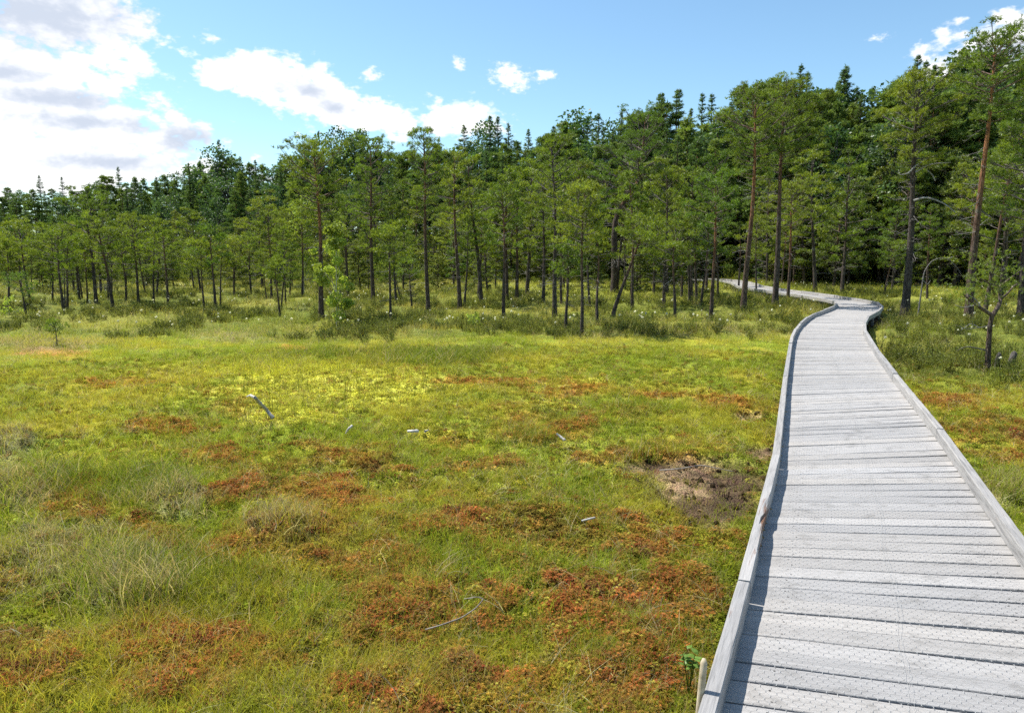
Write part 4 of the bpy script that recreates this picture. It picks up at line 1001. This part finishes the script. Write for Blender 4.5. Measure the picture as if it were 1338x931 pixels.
def heath_clump(seed, n=14, leaf=0.03, rad=0.16):
    """unit-height woody heath: thin stems thickly set with small leaves"""
    r = np.random.default_rng(seed); A = Acc()
    for _ in range(n):
        a = r.uniform(0, 6.3); d = np.array([math.cos(a), math.sin(a), 0]); b = d * rad * math.sqrt(r.uniform(0, 1)); h = r.uniform(.55, 1.0); top = b + d * h * r.uniform(.05, .45) + [0, 0, h]
        V, T = tube(np.array([b, (b + top) / 2 + r.normal(0, .03, 3), top]), [.008, .006, .003], 3, False); A.add(V, T, (.8, .5, .45))
        m = 22; s = r.uniform(.25, 1.02, m); c = b + (top - b) * s[:, None] + r.normal(0, .035, (m, 3)); dr = unit(r.normal(size=(m, 3)) + [0, 0, .5]); sd_ = unit(np.cross(dr, r.normal(size=(m, 3)))) * leaf * .28
        V = np.stack([c, c + dr * leaf * .5 + sd_, c + dr * leaf * .5 - sd_, c + dr * leaf], 1).reshape(-1, 3); q = np.arange(m) * 4
        sh = np.repeat(r.uniform(.65, 1.3, m), 4); A.add(V, np.concatenate([np.stack([q, q + 1, q + 3], 1), np.stack([q, q + 3, q + 2], 1)]), np.stack([sh, sh, sh * .9], 1))
    return A.mesh('heath_clump', M_VEG)
def cotton_head(seed):
    r = np.random.default_rng(seed); A = Acc()
    lx, ly = r.uniform(-.2, .2, 2)
    V, T = tube(np.array([(0, 0, 0), (lx * .3, ly * .3, .5), (lx, ly, .92)]), [.006, .005, .004], 3, False); A.add(V, T, (.25, .28, .12))
    c = np.array([lx, ly, .96]); m = 46; d = unit(r.normal(size=(m, 3)) + [0, 0, .1]); s = unit(np.cross(d, r.normal(size=(m, 3)))) * .022; l = r.uniform(.05, .085, (m, 1))
    V = np.stack([c - s, c + s, c + d * l], 1).reshape(-1, 3); A.add(V, np.arange(m * 3).reshape(-1, 3), (1, 1, 1)); return A.mesh('cotton_head', M_VEG)

def clod(seed):
    import bmesh
    r = np.random.default_rng(seed); bm = bmesh.new(); bmesh.ops.create_icosphere(bm, subdivisions=1, radius=1)
    V = np.array([v.co[:] for v in bm.verts]) * r.uniform(.6, 1.3, (len(bm.verts), 1)); T = np.array([[v.index for v in f.verts] for f in bm.faces]); bm.free()
    return mesh('clod', V, T, M_MOSSV, False, np.ones((len(V), 3)))
def fan(n, r0, r1, power, seed, half=46):
    """n points over the ground in front, thinning with distance"""
    r = np.random.default_rng(seed); e = 2 - power
    rad = (r0 ** e + (r1 ** e - r0 ** e) * r.uniform(0, 1, n)) ** (1 / e); a = np.radians(r.uniform(-half, half, n))
    return rad * np.sin(a), rad * np.cos(a), r
def keep(mask, *arr): return [a[mask] for a in arr]
def lay(x, y, dz=0.0): return np.stack([x, y, ground_h(x, y) + dz], 1)
def upright(r, n, tilt=.12): return np.stack([r.normal(0, tilt, n), r.normal(0, tilt, n), r.uniform(0, 6.28, n)], 1)

def scatter_all():
    # short sedge over the open moss
    x, y, r = fan(110000, 1.6, 24, 1.35, 11)
    z = zones(x, y); d = path_dist(x, y)
    clump = fbm(x, y, 1.3, 3, 61) + .25 * (fbm(x, y, 6, 2, 62) - .5)
    p = sstep(.22, .55, clump) * .9 + .16; p = p * (1 - .18 * z['red']) * (1 - .93 * z['peat']) * (1 - .45 * z['ora']) * (1 - .62 * z['yel']) * (1 - .75 * z['tree']); p = np.maximum(p, .8 * z['tall'] * (1 - z['peat']))
    x, y = keep((r.uniform(0, 1, len(x)) < p) & (d > .76), x, y); n = len(x); z = zones(x, y)
    g = mixc(np.ones((n, 3)) * np.array([.25, .32, .028]), (.40, .39, .05), sstep(.4, .7, fbm(x, y, .8, 2, 63))); g = mixc(g, (.13, .18, .018), z['tall'] * .75); g = mixc(g, (.48, .50, .06), z['yel'] * .8)
    g = mixc(g, (.36, .24, .08), (r.uniform(0, 1, n) < .45 * z['red']) * .8); g = mixc(g, (.38, .33, .19), (r.uniform(0, 1, n) < .12 + .4 * z['dry']) * 1.0)
    h = r.uniform(.055, .165, n) * (1 + .75 * z['tall'] + .4 * z['dry']) * (1 + .012 * y) * (.75 + .5 * fbm(x, y, .7, 2, 64))
    rad = np.hypot(x, y); wide = .9 + rad * .05
    scatter('sedge_grass', [blade_tuft(i, 12, .42, .0075, .85, .4) for i in range(7)], lay(x, y, -.01), upright(r, n), np.stack([h * wide, h * wide, h], 1), g, r.integers(0, 7, n), 'short yellow-green sedge spread over the open moss', 'grass')
    # pale dead sedge
    x, y, r = fan(15000, 1.6, 22, 1.3, 12); z = zones(x, y); d = path_dist(x, y)
    p = np.clip(.13 + .9 * z['dry'] + .25 * sstep(.6, .75, fbm(x, y, 1.1, 3, 66)), 0, 1) * (1 - .8 * z['peat'])
    x, y = keep((r.uniform(0, 1, len(x)) < p) & (d > .8), x, y); n = len(x); h = r.uniform(.10, .24, n)
    g = mixc(np.ones((n, 3)) * np.array([.52, .47, .34]), (.30, .25, .15), r.uniform(0, 1, n)); wide = 1.0 + np.hypot(x, y) * .04
    scatter('dead_sedge', [blade_tuft(40 + i, 9, .45, .007, 1.5, .4, 4) for i in range(5)], lay(x, y, -.01), upright(r, n, .35), np.stack([h * wide, h * wide, h], 1), g, r.integers(0, 5, n), 'pale bleached dead sedge strewn in wisps over the moss', 'dead grass')
    # moss heads
    x, y, r = fan(120000, 1.7, 15, 1.7, 13); z = zones(x, y); d = path_dist(x, y)
    p = np.clip(.35 + .6 * z['red'] + .4 * z['ora'] + .4 * z['yel'], 0, 1) * (1 - .93 * z['peat'])
    x, y = keep((r.uniform(0, 1, len(x)) < p) & (d > .72), x, y); n = len(x)
    c = ground_color(x, y) * r.uniform(.7, 1.35, (n, 1)); odd = r.uniform(0, 1, n)
    c = mixc(c, (.42, .22, .07), (odd < .10) * .7); c = mixc(c, (.42, .40, .07), ((odd > .10) & (odd < .22)) * .8); c = mixc(c, (.26, .05, .03), (odd > .93) * .7)
    s = r.uniform(.42, .85, n) * (1 + np.hypot(x, y) * .04)
    scatter('moss_cushions', [moss_clump(80 + i) for i in range(6)], lay(x, y, .002), upright(r, n, .2), np.stack([s, s, s * r.uniform(.8, 1.6, n)], 1), c, r.integers(0, 6, n), 'red, orange and yellow peat moss heads carpeting the near bog', 'moss')
    # reeds standing in the wet yellow moss
    x, y, r = fan(9000, 7, 17, 1.0, 21, 40); z = zones(x, y); x, y = keep((z['yel'] > .35) & (r.uniform(0, 1, len(x)) < .55), x, y); n = len(x); h = r.uniform(.16, .34, n)
    scatter('thin_reeds', [blade_tuft(140 + i, 3, .12, .010, .12, .5) for i in range(4)], lay(x, y, -.01), upright(r, n, .06), np.stack([h, h, h], 1), mixc(np.ones((n, 3)) * np.array([.10, .14, .03]), (.24, .26, .04), r.uniform(0, 1, n)), r.integers(0, 4, n), 'thin dark reeds standing in the bright yellow wet moss', 'reeds')
    # crumbled peat
    x, y, r = fan(30000, 4.5, 11, 1.0, 22, 40); z = zones(x, y); x, y = keep((z['peat'] > .12) & (r.uniform(0, 1, len(x)) < .66 - .54 * z['peat']) & (path_dist(x, y) > .7), x, y); n = len(x); sc = .008 + .034 * r.uniform(0, 1, n) ** 2.2
    scatter('peat_crumbs', [clod(i) for i in range(4)], lay(x, y, .0), upright(r, n, .5), np.stack([sc, sc * r.uniform(.6, 1.2, n), sc * r.uniform(.5, .9, n)], 1), mixc(np.ones((n, 3)) * np.array([.06, .042, .024]), (.26, .18, .10), r.uniform(0, 1, n) ** 2), r.integers(0, 4, n), 'dark crumbled peat strewn in the bare hollow', 'peat')
    # tall grass under the trees and along the edge
    x, y, r = fan(30000, 9, 62, 1.15, 14); z = zones(x, y); d = path_dist(x, y)
    p = z['tree'] * (.35 + .65 * sstep(.35, .6, fbm(x, y, .35, 3, 67))); x, y = keep((r.uniform(0, 1, len(x)) < p) & (d > .85), x, y); n = len(x)
    g = mixc(np.ones((n, 3)) * np.array([.18, .21, .035]), (.34, .32, .09), sstep(.42, .66, fbm(x, y, .5, 3, 68)) * .9); g = mixc(g, (.27, .30, .045), sstep(27, 33, y) * sstep(58, 48, y) * sstep(-6, 4, x) * .8); g = mixc(g, (.40, .36, .24), (r.uniform(0, 1, n) < .10) * 1.0)
    h = r.uniform(.18, .38, n) * (.8 + .012 * y) * (1 + .55 * (path_dist(x, y) < 2.2) * (y > 22)); wide = .75 + .022 * y
    scatter('tall_grass', [blade_tuft(60 + i, 12, .45, .010, 1.0) for i in range(6)], lay(x, y, -.02), upright(r, n, .15), np.stack([h * wide, h * wide, h], 1), g, r.integers(0, 6, n), 'tall rough grass growing between the pine trunks', 'grass')
    # heath
    x, y, r = fan(15000, 9.5, 60, 1.1, 15); z = zones(x, y); d = path_dist(x, y)
    p = z['tree'] * sstep(.44, .62, fbm(x, y, .45, 3, 69) + .12 * sstep(0, 6, x) * sstep(30, 22, y)); x, y = keep((r.uniform(0, 1, len(x)) < p) & (d > .95), x, y); n = len(x)
    g = mixc(np.ones((n, 3)) * np.array([.085, .115, .026]), (.18, .20, .04), r.uniform(0, 1, n)); h = r.uniform(.15, .36, n) * (.9 + .006 * y)
    scatter('heath_shrubs', [heath_clump(90 + i, 14, .07) for i in range(5)], lay(x, y, -.03), upright(r, n), np.stack([h * 1.5, h * 1.5, h], 1), g, r.integers(0, 5, n), 'dark low heath and wild rosemary shrubs beneath the pines', 'heath')
    # cotton grass
    x, y, r = fan(1300, 11, 45, .6, 16); z = zones(x, y); d = path_dist(x, y); p = z['tree'] * sstep(.42, .6, fbm(x, y, .35, 2, 70)); x, y = keep((r.uniform(0, 1, len(x)) < p) & (d > .9), x, y); n = len(x)
    h = r.uniform(.32, .5, n); scatter('cotton_grass', [cotton_head(i) for i in range(4)], lay(x, y, 0), upright(r, n), np.stack([h, h, h], 1), np.ones((n, 3)) * np.array([.8, .8, .76]), r.integers(0, 4, n), 'scattered white cottongrass heads dotted under the pines', 'cottongrass')
    # undergrowth at the foot of the forest wall
    x, y, r = fan(2600, 48, 98, .8, 17, 44); g = mixc(np.ones((len(x), 3)) * np.array([.10, .145, .03]), (.20, .235, .045), r.uniform(0, 1, len(x))); n = len(x); h = r.uniform(.8, 3.2, n) * sstep(46, 62, y) + .3
    ok = path_dist(x, y) > 2.0; x, y, g, h = keep(ok, x, y, g, h); n = len(x)
    scatter('undergrowth', [heath_clump(120 + i, 26, .10, .3) for i in range(4)], lay(x, y, -.1), upright(r, n), np.stack([h * .8, h * .8, h], 1), g, r.integers(0, 4, n), 'dark brushwood and seedlings at the foot of the forest wall', 'undergrowth')
scatter_all()

# ------------------------------------------------------------------ small things lying on the bog
def wood_plain(name, a, b):
    m, t = material(name); tc = t.add('ShaderNodeTexCoord').outputs['Object']; n = t.noise(t.vmath('MULTIPLY', tc, (1, 1, 1)), 30, 4, .6)
    t.l.new(principled(t, t.ramp(n, [(.3, a), (.7, b)]), .8, .2), t.out.inputs[0]); return m
M_PALE = wood_plain('bleached_wood', (.34, .31, .26), (.66, .63, .57)); M_GREY = wood_plain('grey_wood', (.16, .15, .14), (.46, .44, .42)); M_TWIG = wood_plain('twig_bark', (.10, .08, .065), (.34, .30, .25)); M_CREAM = wood_plain('peeled_wood', (.30, .24, .15), (.54, .46, .34))
def stick(name, pts_px, r, mat, label, cat='stick', lift=0.06, knots=0):
    P = []
    for (px, py, z) in pts_px:
        g = gp(px, py, z); P.append(g)
    P = np.array(P); q = np.linspace(0, 1, len(P)); t = np.linspace(0, 1, 4 * len(P)); p = np.stack([np.interp(t, q, P[:, i]) for i in range(3)], 1); p[1:-1] = (p[:-2] + 2 * p[1:-1] + p[2:]) / 4
    o0 = p[0].copy(); rr = np.random.default_rng(len(label)); rad = np.linspace(r[0], r[1], len(p)) * rr.uniform(.85, 1.15, len(p))
    V, T = tube(p - o0, rad, 7); return tag(link(name, mesh(name, V, T, mat, True), None, tuple(o0)), label, cat)
st = stick('dead_branch', [(357, 546, .05), (348, 535, .14), (338, 525, .26), (333, 519, .34)], (.021, .018), M_GREY, 'grey weathered branch sticking up slanting from the yellow moss', 'branch')
p = gp(333, 519, .34); q = gp(322, 518, .33); V, T = tube(np.array([p - p, (q - p) * .5 + [0, 0, .02], q - p]), [.017, .015, .006], 7); o = link('broken_tip', mesh('broken_tip', V, T, M_PALE, True), st); o.location = tuple(p - np.array(st.location))
stick('wood_chip', [(452, 566, .06), (455, 560, .12), (460, 556, .14)], (.008, .013), M_PALE, 'small white wood splinter standing on the moss right of the slanting branch', 'splinter')
stick('bark_strip', [(533, 563, .10), (540, 563, .11), (546, 563, .10)], (.014, .018), M_PALE, 'white strip of wood lying flat near the middle of the moss', 'wood strip')
stick('bark_strip', [(555, 563, .09), (559, 562, .09)], (.012, .008), M_PALE, 'tiny white wood piece just right of the flat white strip', 'wood strip')
stick('wood_chip', [(727, 566, .14), (732, 570, .11), (738, 575, .08)], (.008, .015), M_PALE, 'thin white splinter slanting down among the green sedge', 'splinter')
stick('wood_chip', [(760, 680, .08), (768, 678, .09), (777, 676, .08)], (.006, .008), M_PALE, 'short pale stick lying on red moss below the peat hollow', 'stick')
stick('twig', [(556, 822, .03), (580, 815, .07), (604, 806, .09), (622, 794, .11), (632, 782, .12), (626, 779, .13), (606, 782, .10)], (.0042, .0025), M_TWIG, 'thin bent grey twig hooked over itself on the near moss', 'twig')
stick('twig', [(862, 614, .0), (890, 612, .04), (915, 607, .06), (940, 612, .04), (960, 616, .02)], (.007, .003), M_TWIG, 'dark twig lying across the bare peat hollow', 'twig')
# peeled stake leaning on the kerb
g = gp(921, 900, DECK_Z + .11); V, T = tube(np.array([(-.015, .0, -.40), (-.006, 0, -.1), (.004, 0.005, .05), (.008, .01, .095), (.008, .011, .108)]), [.012, .012, .0125, .012, .006], 9)
tag(link('wooden_stake', mesh('wooden_stake', V, T, M_CREAM, True), None, (g[0] - .012, g[1], g[2])), 'short pale peeled stake standing against the near kerb of the boardwalk', 'stake')
# leafy seedling by the stake
def seedling():
    A = Acc(); r = np.random.default_rng(8); me_mat, t = material('seedling_leaf'); leaf_shader(t, t.mix(1.0, (.14, .24, .04, 1), attr(t, 'col'), 'MULTIPLY'), .45, .02)
    root_g = gp(900, 893, .03)
    S = Acc()
    for s in range(4):
        a = s * 1.7; top = np.array([math.cos(a) * .035, math.sin(a) * .035, r.uniform(.11, .18)]); V, T = tube(np.array([(0, 0, -.05), top * .5, top]), [.003, .0025, .0015], 5); S.add(V, T, (.8, .6, .4))
        for j in range(7):
            c = top * r.uniform(.5, 1.0); az = r.uniform(0, 6.3); d = np.array([math.cos(az), math.sin(az), r.uniform(-.1, .5)]); d = unit(d); sd_ = unit(np.cross(d, [0, 0, 1])); L = r.uniform(.03, .05); w = L * .28; n_ = np.cross(sd_, d) * L * .08
            A.add(np.array([c, c + d * L * .35 + sd_ * w + n_, c + d * L * .35 - sd_ * w + n_, c + d * L * .7 + sd_ * w * .8, c + d * L * .7 - sd_ * w * .8, c + d * L - n_]), [(0, 1, 2), (1, 3, 2), (2, 3, 4), (3, 5, 4)], (r.uniform(.7, 1.4),) * 3)
    e = link('seedling', None, None, tuple(root_g)); e.empty_display_size = .1; tag(e, 'small glossy leafy seedling on the moss left of the pale stake', 'seedling')
    link('stem', S.mesh('stem', me_mat), e); link('leaves', A.mesh('leaves', me_mat), e)
seedling()
